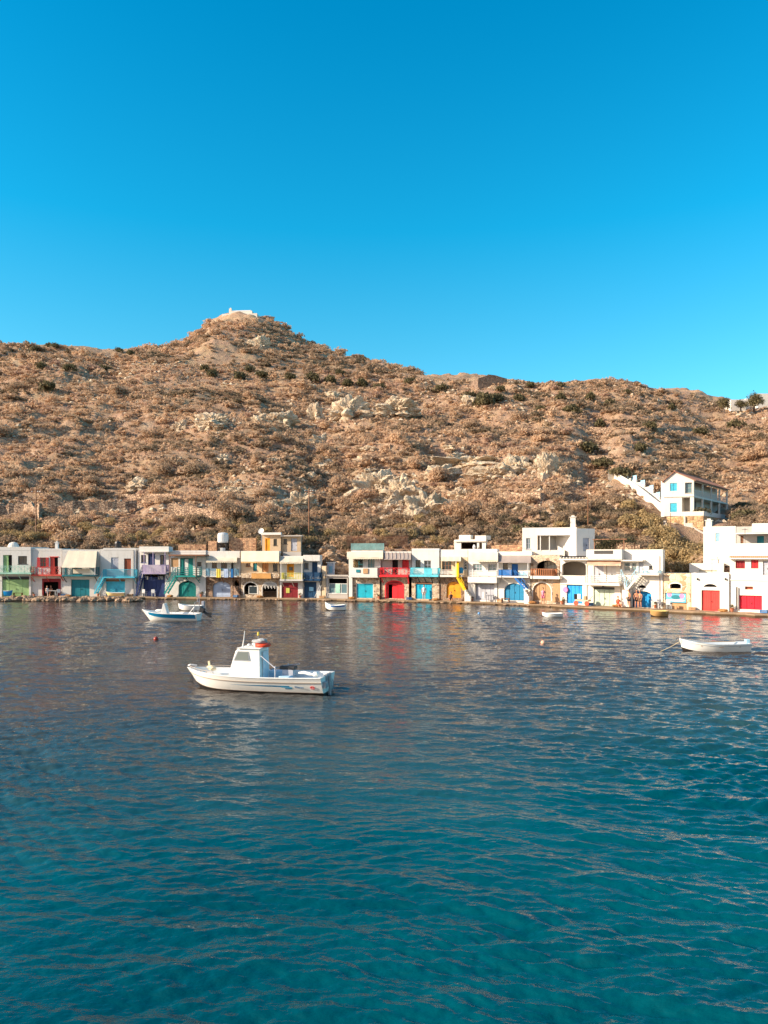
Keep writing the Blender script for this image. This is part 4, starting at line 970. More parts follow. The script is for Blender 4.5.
# --- 16 white with grey doors
h = House(468, 497.5, 'boathouse', 'all white boathouse with grey lower doors and pleated cream awning', 0)
h.storey('upper_wall', WHITE, 550.5, 577, [(473,564,482,571),(488,564,496,571)]); h.parapet(WHITE, 549, 551.5); h.window((473,564,482,571), LGREY, GLB, bars=2); h.window((488,564,496,571), LGREY, GLB, bars=1)
h.awning(469, 498, 552, 560, AWN, 1.5, scallop=True); h.slab((468,577,497,582.8), WHITE, 1.0); h.railing((469,571,497,577), WHITEP, 'rails', 1.0)
h.storey('lower_wall', WHITE, 577.1, None, [(475,584,494.5,600)]); h.door((475,584.5,494.5,600), LGREY, 4, .3)
h.block((482.5,592,484.5,598), -.8, -.6, WHITEP, 'low_post')
# --- 17 blue
h = House(497.5, 530.5, 'boathouse', 'boathouse with blue balcony and stair above a teal blue arched door', .12)
h.storey('upper_wall', CREAM, 555, 577.5, [(503,563,508,570),(511.5,564,518,578)]); h.parapet(WHITE, 551.5, 555.6, 497, 532); h.window((503,563,508,570), DARKM, GL, hbar=2); h.door((511.5,564,518,577.4), BLUE, 1, .08)
h.awning(496.5, 531, 555.5, 562.5, AWNG, 1.5, scallop=False, posts=(498, 528), pbot=577); h.slab((497.5,576,529,577.6), WHITE, 1.1); h.railing((498.5,570,512,576), BLUE, 'planks', 1.1); h.railing((519,572,528,576), PALEB, 'rails', 1.1)
h.storey('lower_wall', CREAM, 577.7, None, [(504,583,524,600.5)], [8]); h.door((504,583,524,600.5), paint('teal_blue_paint', rgb(0,122,164)), 4, .18, 8); h.stairs((525,589), (515,577.5), BLUE, .2, .8, rail=BLUE); h.stairs((529,598), (524,590), STAIRW, .2, .9, wall=True)
# --- 18 stone arches, wooden balcony
h = House(530.5, 560, 'boathouse', 'stone boathouse with arched wooden door and slatted wooden balcony', 0)
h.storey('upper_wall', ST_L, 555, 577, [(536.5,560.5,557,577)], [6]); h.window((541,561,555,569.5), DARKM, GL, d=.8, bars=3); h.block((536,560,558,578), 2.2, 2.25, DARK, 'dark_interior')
h.slab((530.5,576,560,579), CREAM, .9); h.railing((530.5,569,554,576), wood('orange_brown_wood', rgb(190,116,68)), 'picket', .9, gap=.22)
h.storey('lower_wall', ST_L, 577.1, None, [(533,582.5,551,600.5)], [8]); h.door((533,582.5,551,600.5), WOODL, 3, .18, 8); h.arch_trim((533,582.5,551,600.5), CREAM, 8, .12); h.block((553,583,560,602), -.06, -.01, WOODL, 'side_panel')
# --- 18b tall white house behind
h = House(522, 577, 'tall_white_house', 'tall white flat roofed house with a chimney and covered terrace above the stone arches', 5.0, turn=R(-16))
h.storey('wall', CREAM, 527.5, 556, [(537.5,535.5,575.5,551),(526,538,530.5,549)], depth=6.5); h.window((526,538,530.5,549), LGREY, GLB); h.block((536,534,577,552), 2.4, 2.45, CREAM, 'terrace_back_wall')
h.storey('terrace_wall', CREAM, 550, 556, [], xa=536, xb=565, d=-1.2, depth=1.18); h.slab((537,534.6,577,535.4), WHITEP, 1.4, 'terrace_canopy'); m = MB()
for xp in (540.5, 549.5, 573.5):
    x, z0 = h.F.L(xp, 551, -1.2); z1 = h.F.L(xp, 535.5, -1.2)[1]; m.tube([(x,-1.2,z0),(x,-1.2,z1)], .06)
m.build('terrace_post', WHITEP, h.root); h.chimney(573, 517.5, 528, 5, CREAM, 1.2)
h.block((549,538,572,550), 2.3, 2.38, WHITEP, 'terrace_shutter')
h = House(576, 595, 'white_annex', 'white annex with pale grey door at the right of the tall white house', 4.6, turn=R(14))
h.storey('wall', WHITE, 528.5, 556, [(583,538,589.5,551)], depth=5); h.door((583,538,589.5,551), LGREY, 2, .08)
# --- 19 terrace with blue doors
h = House(560, 587, 'boathouse', 'boathouse with open arched terrace over bright blue doors', -.1)
h.storey('upper_wall', CREAM, 560, 584, [(562,561.5,586,575.5)], [4], depth=5.5); h.block((561,560.5,587,577), 3.2, 3.25, GREYP, 'terrace_back_wall'); h.slab((559.5,558.5,588,560.2), CREAM, .8, 'roof_edge'); h.slab((560,583.5,587,584.6), CREAM, .12)
m = MB()
for k in range(9):
    x, z = h.F.L(560.5+k*3.2, 558, -.9); m.box(x-.05, x+.05, -.95, .2, z, z+.1)
m.build('pergola_beam', CREAM, h.root)
h.storey('lower_wall', CREAM, 584.1, None, [(566.5,585,582.5,603.5)]); h.door((566.5,585,582.5,603.5), SKYB, 4, .16); h.block((574,594,577,599), .08, .14, DARK, 'dark_pane'); h.block((577.2,594,580.5,599), .08, .14, WHITEP, 'white_pane')
# --- 20 white with celadon doors
h = House(587, 621, 'boathouse', 'three level white boathouse with celadon doors and plant pergola on its roof', 0)
h.storey('upper_wall', CREAM, 560.3, 583, [(593,565,604,582),(606,566,616,582)]); h.parapet(CREAM, 549.5, 560, 586, 622, -.9, .25, 3.5); h.slab((586,558.8,622,560.2), CREAM, .9, 'roof_slab')
h.door((593,565,604,582), LGREY, 2, .12, frame=WHITEP); h.door((606,566,616,582), WHITEP, 2, .12); h.awning(587, 621, 560.5, 563.8, paint('salmon_awning_cloth', rgb(222,178,150), .9), 1.6, scallop=True)
h.slab((584,583,620,585.5), CREAM, 1.4); h.railing((585,575.5,619,583), WHITEP, 'rails', 1.4)
h.storey('lower_wall', CREAM, 583.1, None, [(593.5,588.5,614.5,606)]); h.door((593.5,589.5,614.5,606), CELAD, 4, .12); h.block((593.5,587,614.5,589), -.03, -.004, DARKM, 'vent_strip')
h.block((594,550.5,613,554), -.93, -.9, DARKM, 'balustrade_slot')
h.fixtures(lamp=(603, 586))
pf = h
m = MB()
for xp in (594.5, 624):
    x, z0 = pf.F.L(xp, 553, 1.0); z1 = pf.F.L(xp, 540, 1.0)[1]; m.box(x-.05, x+.05, .95, 1.05, z0-.3, z1); m.box(x-.05, x+.05, 4.0, 4.1, z0-.3, z1)
xa, zt = pf.F.L(593, 540, 1.0); xb, _ = pf.F.L(627, 540, 1.0); m.box(xa, xb, .9, 1.0, zt, zt+.1); m.box(xa, xb, 4.0, 4.1, zt, zt+.1)
m.build('pergola_frame', WOODB, h.root)
def leafpatch(name, F_, r, d0, d1, n, mat, parent, leaf=.12, seed=1, t0=0., t1=.6):
    gg = np.random.RandomState(seed); x0, z0, x1, z1 = F_.rect(r, d0)
    c = np.stack([gg.uniform(x0, x1, n), gg.uniform(d0, d1, n), gg.uniform(z0, z1, n)], 1)
    a = gg.normal(size=(n,3))*leaf; b = gg.normal(size=(n,3))*leaf
    P = np.stack([c, c+a, c+b], 1).reshape(-1, 3)
    o = np_mesh(name, P, np.arange(len(P)).reshape(-1,3), mat, False, {'tint': np.repeat(gg.uniform(t0, t1, n), 3)}); o.parent = parent; return o
leafpatch('vine', pf.F, (594,538.5,626,541.5), .8, 4.2, 900, OLIVE, h.root)
o = leafpatch('hedge', pf.F, (595,542,613,552), 1.5, 3.2, 900, OLIVE, None, seed=4); o.location = (pf.F.A.x, pf.F.A.y, 0); o.rotation_euler = (0,0,pf.F.r); tag(o, 'dark potted hedge in the shade of the roof pergola', 'plant')
# --- 21 big white
h = House(621, 663, 'white_house', 'wide white house with bright blue arched doorway and pale blue outside stair', .1)
h.storey('upper_wall', CREAM, 551.5, 575, [(624,562.5,630,571),(631.5,562.5,636.5,571),(638.5,562,643.5,575),(649,566,652.5,569)]); h.parapet(CREAM, 549.5, 552); h.slab((621,560,643,561.3), CREAM, .9, 'canopy')
h.window((624,562.5,630,571), WHITEP, GLB, bars=0); h.window((631.5,562.5,636.5,571), WHITEP, GLB, bars=0); h.door((638.5,562,643.5,575), LGREY, 1, .08); h.window((649,566,652.5,569), DARKM, GL, bars=1, hbar=0)
h.storey('lower_wall', CREAM, 575.1, None, [(632,591,651.5,607.5),(638,585,646,588)], [3.5, 2.5], depth=5.5); h.door((632,591,651.5,607.5), SKYB, 3, .5, 3.5, handle=False); h.block((637,584,647,589), .5, .55, DARK, 'dark_interior')
h.slab((638,573.5,659,575.4), CREAM, 1.0); h.railing((643,570.8,658,573.5), PALEB, 'bars', 1.0, gap=.15); h.stairs((627,590), (638.5,575), STAIRW, .1, .9, rail=PALEB); h.stairs((621,577.2), (626.5,590), STAIRW, .1, .9, rail=PALEB)
h.block((622,590,629,607), -.95, -.1, CREAM, 'stair_base')
h.fixtures(pipe=(659.5, 556, 606))
# --- 22 low stone with poster
h = House(663, 691, 'stone_boathouse', 'low single storey stone boathouse with a blue mural beside the red door', .2)
h.storey('wall', stone('honey_stone', rgb(222,192,152), rgb(168,132,98), rgb(226,206,176), 1.4), 573.5, None, [(670,583.5,681,588.5),(665,593,686.5,610)], [1.5,0]); h.block((669,583,682,589), 1.0, 1.05, DARK, 'dark_interior'); h.arch_trim((670,583.5,681,588.5), CREAM, 1.5, .12)
mural = (665.5,593,686,602.5); o = h.block(mural, .12, .16, paint('mural_blue', rgb(96,178,208)), 'mural')
x0, z0, x1, z1 = h.F.rect(mural, .12)
def flat_shape(name, poly, y, mat, par): m = MB(); m.prism(poly, y-.012, y-.003); return m.build(name, mat, par)
ell = lambda cx, cz, rx, rz, n=14: [(cx+rx*math.cos(2*math.pi*k/n), cz+rz*math.sin(2*math.pi*k/n)) for k in range(n)]
flat_shape('mural_fish', ell(x0+(x1-x0)*.5, z0+(z1-z0)*.55, .45, .22), .12, TEAL, o); flat_shape('mural_flower', ell(x0+.4, z0+.75, .22, .22), .12, PINK, o); flat_shape('mural_flower', ell(x1-.4, z0+.65, .24, .24), .12, PINK, o); flat_shape('mural_wave', ell(x0+(x1-x0)*.55, z0+.22, .8, .12), .12, WHITEP, o)
h.block((665.5,602.8,672,610), .5, .55, GREYP, 'grey_panel'); h.block((672.3,602.8,686,610), .3, .35, WOODL, 'wooden_hatch')
# --- 23 low white with red door
h = House(691, 729.5, 'white_boathouse', 'low white boathouse with a tall coral red door under a dark fanlight', -.1)
h.storey('wall', CREAM, 574, None, [(701.5,590.3,719.8,611),(703.5,584,717,587)], [0,2.8]); h.parapet(CREAM, 573.2, 575.2, 691, 729); h.door((701.5,590.3,719.8,611), paint('coral_door_paint', rgb(224,60,52)), 2, .16); h.block((703,583,718,588), .3, .35, DARK, 'fanlight')
h.fixtures(lamp=(697.5, 579)); h.fixtures(lamp=(725.5, 579))
h = House(689, 724, 'white_back_house', 'white back house with a pale wall panel, behind the coral red door', 5.6)
h.storey('wall', CREAM, 563.5, 576, [(699,570,717,574)], depth=4); h.door((699,570,717,574), paint('pale_panel', rgb(214,204,180)), 3, .08, handle=False, name='vent'); h.chimney(716, 559.5, 564, 4, CREAM, 1)
# --- 24 big cream house
h = House(729.5, 800, 'cream_house', 'large cream house with red shutters and low bright red garage door', .05)
h.storey('upper_wall', CREAM, 544, 581, [(735.5,560.5,745,568.5),(751,560,758.5,568.5),(763,561,768.5,575)]); h.parapet(CREAM, 543.2, 546, 729.5, 800); h.door((735.5,560.5,745,568.5), DKRED, 3, .1, handle=False, name='shutter'); h.door((751,560,758.5,568.5), RED, 2, .08, handle=False, name='shutter')
h.door((763,561,768.5,575), LGREY, 1, .1); h.slab((729,557.8,800,559.2), CREAM, .5, 'cornice'); m = MB()
for k in range(34):
    x, z = h.F.L(730.5+k*2, 556.8, -.4); m.box(x-.07, x+.07, -.5, -.05, z-.08, z+.08)
m.build('brick_cornice', paint('terracotta_brick', rgb(206,144,108), .8), h.root)
h.storey('lower_wall', CREAM, 581.1, None, [(739,595.5,762,609.5),(745,586.5,753,589.5)]); h.door((739,595.5,762,609.5), paint('crimson_paint', rgb(228,22,48)), 3, .14); h.block((744,586,754,590), .2, .25, BROWNP, 'vent'); h.slab((729.5,579.8,800,581), CREAM, .06, 'string_course')
m = MB(); x, z = h.F.L(737, 600, -.1); m.tube([(x,-.2,.5),(x,-.2,2.6)], .06); m.build('rolled_mat', DARKM, h.root)
h = House(703, 736, 'white_house', 'white upper house with small blue window left of the long canopy', 8.5)
h.storey('wall', CREAM, 527, 566, [(715.5,533,720,541.5)], depth=5); h.parapet(CREAM, 526.4, 528); h.door((715.5,533,720,541.5), PALEB, 2, .06, handle=False, name='shutter'); h.chimney(709, 521, 527, 5, CREAM, 1)
h = House(736, 800, 'white_house', 'white house with long thin canopy and teal shutter at the right edge', 7.0)
h.storey('wall', GREYP, 526, 562, [(740.5,535.5,743.5,544),(757,536,764,544)], depth=5); h.slab((735,532.5,800,533.8), WHITE, 1.6, 'canopy'); h.block((752,523,800,532), -.1, 2, CREAM, 'roof_parapet'); h.door((740.5,535.5,743.5,544), WOODB, 1, .08); h.door((757,536,764,544), TEAL, 2, .08, handle=False, name='shutter')
# further house beyond the left edge (only its reflection and flank are seen)
h = House(-52, -8.5, 'boathouse', 'white boathouse with blue doors outside the left edge of the picture', 0)
h.storey('upper_wall', WHITE, 549, 575, [(-40,557,-32,575)]); h.door((-40,557,-32,575), BLUE, 1); h.storey('lower_wall', WHITE, 575.1, None, [(-42,580,-22,597)]); h.door((-42,580,-22,597), BLUE, 3)
# ================================================================ quay and shoreline
m = MB(); xs_ = [-60] + list(range(0, 790, 10)); prev = None; vs = []; fs = []
for i, px_ in enumerate(xs_):
    out = float(np.interp(px_, [-60,0,105,135,150,470,500,600,700,800], [2.0,2.0,2.4,2.6,1.5,1.35,1.5,1.9,1.9,1.9])) + rnd.uniform(-.28, .28)
    Y = D(px_); x = wx(px_, Y); t0 = D(px_+5)-D(px_-5); u_ = Vector((wx(px_+5, D(px_+5))-wx(px_-5, D(px_-5)), t0)).normalized(); n_ = Vector((u_.y, -u_.x))
    top = .25 + rnd.uniform(-.07, .05)
    f = (x+n_.x*out, Y+n_.y*out); b = (x-n_.x*1.5, Y-n_.y*1.5)
    vs += [(f[0]+n_.x*.06, f[1]+n_.y*.06, -.9), (f[0], f[1], top-.03), (f[0]-n_.x*.06, f[1]-n_.y*.06, top), (b[0], b[1], top+.03)]
for i in range(len(xs_)-1):
    for k in range(3): a = i*4+k; fs.append((a, a+4, a+5, a+1))
m.add(vs, fs); o = m.build('quay', CONC); tag(o, kind='structure')
def quay_pt(px_, out=.8):
    want = px_
    for _ in range(6):
        P, r_ = _quay(px_, out); px_ += want - (CX+F*P.x/P.y)
    return P, r_
def _quay(px_, out):
    Y = D(px_); u_ = Vector((wx(px_+5, D(px_+5))-wx(px_-5, D(px_-5)), D(px_+5)-D(px_-5))).normalized(); n_ = Vector((u_.y, -u_.x))
    return Vector((wx(px_, Y)+n_.x*out, Y+n_.y*out, .31)), math.atan2(u_.y, u_.x)
SHORE = rock_mat(); SHORE.name = 'shore_rock'; 
def shore_mat():
    t = NT('wet_shore_rock'); p = t.pos(); n1 = t.noise(1.6, p, 5, .7); s_ = t.nd('ShaderNodeSeparateXYZ'); t.lk(p, s_.inputs[0])
    c = t.ramp(n1, [(.3, rgb(104,78,60)), (.6, rgb(176,144,112)), (.8, rgb(208,182,150))])
    wet = t.ramp(s_.outputs[2], [(.05, (.32,.28,.25,1)), (.14, (1,1,1,1))]); t.lk(t.mix(1.0, c, wet, 'MULTIPLY'), t.bs.inputs['Base Color'])
    t.bs.inputs['Roughness'].default_value = .8; t.lk(t.bump(n1, .8, .1), t.bs.inputs['Normal']); return t.m
SH = shore_mat(); protos = []
for k in range(6):
    o = rock('rock', (0,0,0), (1,1,1), 60+k, SH, 3, .55); protos.append(o.data); bpy.data.objects.remove(o)
def shore(px_, out, s_):
    P, r_ = quay_pt(px_, out); o = bpy.data.objects.new('rock', protos[rnd.randrange(6)]); col.objects.link(o); o.location = (P.x, P.y, .02+s_*.12); o.scale = (s_*rnd.uniform(.8,1.4), s_, s_*rnd.uniform(.5,.8)); o.rotation_euler = (rnd.uniform(-.3,.3), 0, rnd.uniform(0,6))
    tag(o, 'brown boulder at the foot of the quay', 'rock', 'brown boulders along the waterline')
for i in range(215):
    a = rnd.uniform(-4, 112) if i < 150 else (rnd.uniform(112, 140) if i < 180 else rnd.uniform(150, 330)); big = a < 140
    ob = float(np.interp(a, [0,105,135,150], [2.0,2.4,2.6,1.5])); shore(a, ob + (rnd.uniform(-.05, 4.6) if big else rnd.uniform(-.05, .35)), rnd.uniform(.28, .62) if big else rnd.uniform(.14, .3))
for i in range(30): shore(rnd.uniform(330, 560), 1.5+rnd.uniform(-.1, .3), rnd.uniform(.12, .3))

# ================================================================ hillside house, right
Ah = Vector((wx(664, 108), 108.0))
class Fx(Fr):
    def __init__(s, A, r): s.A = A; s.r = r; s.u = Vector((math.cos(r), math.sin(r))); s.n = Vector((-math.sin(r), math.cos(r)))
def custom_house(A, r, name, label, cat='house'):
    h = House.__new__(House); h.F = Fx(A, r); h.root = h.F.root(name, label, cat); h.pa = h.pb = 0; h.inset = 0; return h
TILE = paint('terracotta_tiles', rgb(168,118,96), .85)
ga = R(-24); gh = custom_house(Ah, ga, 'hillside_house', 'two storey white house with red tiled gable roof and porches on the hillside')
x1_, _ = gh.F.L(693.5, 500, 0); zb = gh.F.L(662, 513, 0)[1]; ze = gh.F.L(662, 481, 0)[1]; zr = gh.F.L(673, 472, 0)[1]; zf = gh.F.L(680, 496, 0)[1]; wg = x1_
# gable front with openings
ho = [gh.F.rect(r_) for r_ in ((670,483,677,491),(685,482.5,692,493),(670,503,677,512),(682,497.5,690,513))]
raw(wall_mb(0, zb-.5, wg, ze, ho, .25, 0, 7.0, False), 'wall', CREAM, gh.root)
MB().prism([(0, ze), (wg, ze), (wg*.36, zr)], .001, .25).build('gable', CREAM, gh.root)
gh.door((670,483,677,491), CYAN, 2, .06, handle=False, name='shutter'); gh.door((670,503,677,512), CYAN, 1, .06, handle=False, name='door'); gh.window((685,482.5,692,493), GREYP, GLB, bars=0, d=.3); gh.block((682,498,690,513), 1.5, 1.55, GREYP, 'porch_recess')
gh.slab((661,495.3,694,497), CREAM, .12, 'string_course')
# long right side with two level porch: local frame turned
Ls = 9.5; sr = ga + R(76)
c0 = gh.F.A + gh.F.u*wg
sd = Vector((math.cos(sr), math.sin(sr))); sn = Vector((-math.sin(sr), math.cos(sr)))
ph = Fx(c0, sr)
Lx = ph.L(727.5, 500, 0)[0]
po = empty('porch', (0,0,0)); po.parent = gh.root
def inh(mb, name, mat, par=None):
    o = mb.build(name, mat, par or gh.root); M_ = gh.root.matrix_basis.copy()
    W = Matrix.Translation((c0.x, c0.y, 0)) @ Matrix.Rotation(sr, 4, 'Z'); G = Matrix.Translation((gh.F.A.x, gh.F.A.y, 0)) @ Matrix.Rotation(ga, 4, 'Z')
    L_ = G.inverted() @ W
    for v in o.data.vertices: v.co = L_ @ v.co
    return o
bpy.data.objects.remove(po)
inh(wall_mb(.1, zb-.5, Lx, ze+.1, [(1.0,zf+.15,1.9,zf+2.1),(3.0,zf+.15,4.0,zf+2.1),(5.0,zf+.15,6.0,zf+2.1),(4.0,zb,5.0,zb+2),(6.2,zb,7.4,zb+2)], .2, 1.6, 3.0, True), 'side_wall', CREAM)
m = MB()
for a, b in ((1.0,1.9),(3.0,4.0),(5.0,6.0)): m.box(a, b, 1.7, 1.75, zf+.15, zf+2.1)
for a, b in ((4.0,5.0),(6.2,7.4)): m.box(a, b, 1.7, 1.75, zb, zb+2)
inh(m, 'shutter', paint('grey_green_shutter', rgb(80,96,96)))
m = MB(); m.box(0.02, Lx, -.05, 1.6, zf-.22, zf+.02); inh(m, 'upper_floor', CREAM)
m = MB(); m.box(0.02, Lx, -.06, .02, ze-.3, ze-.02); inh(m, 'porch_beam', CREAM)
for k in range(5):
    x = .12 + (Lx-.25)*k/4; m = MB(); m.box(x-.12, x+.12, -.04, .2, zb-.4, zf-.23); m.box(x-.1, x+.1, -.04, .16, zf+.03, ze-.31); inh(m, 'pillar', CREAM)
m = MB(); m.bar((.1,.0,zf+.85),(Lx,.0,zf+.85),.05)
for k in range(60): x = .15+(Lx-.2)*k/60; m.bar((x,0,zf),(x,0,zf+.85),.03)
inh(m, 'railing', WHITEP)
# tiled roof
m = MB(); th = .12
def roofp(v): return v
gfr = gh.F
W = Matrix.Translation((c0.x, c0.y, 0)) @ Matrix.Rotation(sr, 4, 'Z'); G = Matrix.Translation((gfr.A.x, gfr.A.y, 0)) @ Matrix.Rotation(ga, 4, 'Z'); Lm = G.inverted() @ W
e0 = Lm @ Vector((-.1, -.35, ze-.1)); e1 = Lm @ Vector((Lx+.2, -.35, ze-.1)); dv = e1-e0
r0 = Vector((wg*.36, -.25, zr+.1)); r1 = r0+dv; l0 = Vector((-.3, -.25, ze-.12)); l1 = l0+dv; e0 = Vector((e0.x, e0.y, e0.z))
def ribbed(a0, a1, b0, b1, n, mm):
    for k in range(n):
        f0, f1 = k/n, (k+1)/n; p0 = a0.lerp(a1, f0); p1 = a0.lerp(a1, f1); q0 = b0.lerp(b1, f0); q1 = b0.lerp(b1, f1); up = Vector((0,0,.09))
        pm = a0.lerp(a1, (f0+f1)/2)+up; qm = b0.lerp(b1, (f0+f1)/2)+up
        mm.quad(p0, pm, qm, q0); mm.quad(pm, p1, q1, qm)
ribbed(r0, r1, e0, e1, 40, m); ribbed(l0, l1, r0, r1, 40, m); dn = Vector((0,0,-.1))
m.quad(r0+dn, r1+dn, e1+dn, e0+dn); m.quad(l0+dn, l1+dn, r1+dn, r0+dn); m.quad(r0, r0+dn, e0+dn, e0); m.quad(l0, l0+dn, r0+dn, r0); m.quad(e0, e1, e1+dn, e0+dn); m.quad(r1, e1, e1+dn, r1+dn); m.quad(l1, r1, r1+dn, l1+dn)
rf = m.build('roof', TILE, gh.root)
MB().bar(r0+Vector((0,0,.09)), r1+Vector((0,0,.09)), .22, .12).build('ridge_tiles', TILE, rf)
# white parapet and stone terrace below the house
tw = custom_house(Vector((wx(660, 104.5), 104.5)), ga, 'retaining_terrace', 'honey stone retaining wall with white parapet under the hillside house', 'stone wall')
x1t = tw.F.L(703.5, 515, 0)[0]; x0t = tw.F.L(677, 515, 0)[0]; zt1 = tw.F.L(690, 511.5, 0)[1]; zt0 = tw.F.L(690, 516, 0)[1]
HST = stone('honey_rubble', rgb(206,170,124), rgb(150,112,78), rgb(196,164,126), 2.2)
raw(wall_mb(x0t, zt0-4.5, x1t, zt0, [], .3, 0, 7, True), 'stone_wall', HST, tw.root)
MB().box(x0t-.02, x1t+.02, -.02, .2, zt0+.003, zt1).build('parapet', CREAM, tw.root)
c1 = tw.F.A + tw.F.u*x1t; q2 = Fx(c1, ga+R(76)); L2 = q2.L(733, 515, 0)[0]
o = empty('retaining_terrace', (c1.x, c1.y, 0), ga+R(76), 'shaded stone retaining wall running back at the right of the hillside house', 'stone wall')
raw(wall_mb(0.05, zt0-4.5, L2, zt0, [], .3, 0, 5, True), 'stone_wall', HST, o); MB().box(0.25, L2, -.02, .2, zt0+.003, zt1).build('parapet', CREAM, o)
o = bpy.data.objects.new('bush', oliv[1]); col.objects.link(o); P = q2.A + q2.u*2.2 + q2.n*.9; o.location = (P.x, P.y, zt0-.05); o.scale = (1.55, 1.5, 1.5); tag(o, 'rounded dark green bush behind the white terrace parapet of the hillside house', 'bush')
# long white stair with stepped wall coming down the hill
sw = empty('hillside_stairs', (0,0,0), 0, 'long white staircase with stepped side wall climbing the hill beside the gabled house', 'staircase')
path = [(684,522),(672,516),(659,507),(648,498),(636,489),(624,481),(614,474),(608,468),(610,463)]
PP = []
for i, (a, b) in enumerate(path):
    x, y, z = ground_at(a, b+4, 93, 150); PP.append(Vector((x, y, z)))
for i in range(1, len(PP)): PP[i].z = max(PP[i].z, PP[i-1].z+.2)
m = MB(); st = MB()
def boxp(mm, a, b, s0, s1, zlo, za, zb):
    mm.add([Vector((a.x+s0.x,a.y+s0.y,zlo)),Vector((b.x+s0.x,b.y+s0.y,zlo)),Vector((b.x+s1.x,b.y+s1.y,zlo)),Vector((a.x+s1.x,a.y+s1.y,zlo)),
            Vector((a.x+s0.x,a.y+s0.y,za)),Vector((b.x+s0.x,b.y+s0.y,zb)),Vector((b.x+s1.x,b.y+s1.y,zb)),Vector((a.x+s1.x,a.y+s1.y,za))],
           [(0,3,2,1),(4,5,6,7),(0,1,5,4),(1,2,6,5),(2,3,7,6),(3,0,4,7)])
sides = []
for i in range(len(PP)):
    d = PP[min(i+1, len(PP)-1)]-PP[max(i-1, 0)]; q = Vector((d.y, -d.x, 0)).normalized(); sides.append(q)     # to the uphill right
pan = []
for i in range(len(PP)-1):
    p, q = PP[i], PP[i+1]; sd_ = (sides[i]+sides[i+1])/2; n = 6
    for k in range(n):
        a = p.lerp(q, k/n); b = p.lerp(q, (k+1)/n); boxp(st, a, b, sd_*.19, sd_*1.5, min(a.z, b.z)-1.2, b.z+.1, b.z+.1)
    boxp(m, p, q, sides[i]*0, sides[i]*.18, min(p.z, q.z)-1.2, p.z+1.3, q.z+1.3)
    for k in range(3):
        a = p.lerp(q, k/3); b = p.lerp(q, (k+1)/3); boxp(m, a, b, sd_*1.52, sd_*1.75, min(a.z, b.z)-1.2, b.z+.8, b.z+.8)
        if 1 < i < 6: boxp(pan, a, b, sd_*1.6, sd_*1.64, b.z+.76, b.z+1.35, b.z+1.35) if False else pan.append((a, b, sd_))
st.build('steps', STAIRW, sw); m.build('side_wall', CREAM, sw)
for (a, b, sd_) in pan[::2]:
    mm = MB(); boxp(mm, a, b, sd_*1.6, sd_*1.65, b.z+.81, b.z+1.6, b.z+1.6); mm.build('railing_panel', PALEB, sw)
# narrow paved ramp continuing down to the right
rp_ = [(640,502),(655,511),(672,519),(690,527),(704,535)]; m = MB(); Q = [Vector(ground_at(a, b, D(a)+6, 110)) for a, b in rp_]
for i in range(len(Q)-1):
    p, q = Q[i], Q[i+1]; boxp(m, p, q, Vector((0,0,0)), Vector((.3,1.3,0)), min(p.z, q.z)-1, p.z+.25, q.z+.25)
tag(m.build('path', GREYP), kind='structure')

# ================================================================ on the ridge
# chapel on the summit
def far_house(px0, px1, ytop, ybot, Y, name, label, mat=None, cat='house', depth=6, extra=None, turn=0):
    h = House(px0, px1, name, label, 0, cat, None, turn, Y); h.inset = 0
    h.storey('wall', mat or CREAM, ytop, ybot+3, [], depth=depth, t=.3); return h
Yc = 391; h = House(222, 257, 'hilltop_chapel', 'small white chapel with long terrace wall on the summit of the hill', 0, 'chapel', None, R(-4), Yc); h.inset = 0
h.storey('terrace_wall', CREAM, 313.6, 322, [], depth=8); h.storey('wall', CREAM, 311, 314.4, [], xa=229, xb=252, d=1.5, depth=5)
x0, z0, x1, z1 = h.F.rect((229,308.5,231.5,311.2), 1.5); m = MB(); m.box(x0, x1, 1.5, 2.6, z0, z1); m.box(x0+.4, x1-.4, 1.8, 2.3, z1, z1+.5); m.build('bell_gable', CREAM, h.root)
x0, z0, x1, z1 = h.F.rect((231,309.3,250,311), 1.5); MB().prism_x([(1.5, z0), (6.5, z0), (4, z1+.3)], x0, x1).build('roof', WHITE, h.root)
h = House(478, 507, 'ruined_tower', 'ruined square stone building on the skyline', 0, 'ruin', None, R(14), ground_at(492,388,200,290)[1]); h.inset = 0
Fh = h.F; x0 = Fh.L(478, 380)[0]; x1 = Fh.L(507, 380)[0]; zl = Fh.L(485, 390)[1]; m = MB()
prof = [(0, Fh.L(490, 379)[1]), (.3, Fh.L(490, 376)[1]), (.35, Fh.L(490,374.5)[1]), (.6, Fh.L(495,375.2)[1]), (.8, Fh.L(500,377)[1]), (1, Fh.L(505,378.5)[1])]
m.prism([(x0+(x1-x0)*a, z) for a, z in prof] + [(x1, zl-2), (x0, zl-2)], 0, .8); m.box(x0, x0+.8, .81, 7, zl-2, prof[0][1]); m.box(x1-.8, x1, .81, 7, zl-2, prof[-1][1]-.3)
m.build('stone_walls', stone('ruin_stone', rgb(150,124,104), rgb(112,90,74), rgb(100,80,66), 1.6), h.root)
for (a, b, t_, bt, Y, lab) in ((731,746,399.5,408,268,'low white house between the two skyline trees'),(746,756,398.5,408,272,'white house partly hidden by the larger skyline tree'),(758,790,393.5,407,270,'white house on the skyline at the right edge')):
    far_house(a, b, t_, bt, Y, 'ridge_house', lab)
for (a, b, t_, bt, Y, lab) in ((461,471,402,405,262,'pale low wall remnant near the ridge in the middle'),): pass
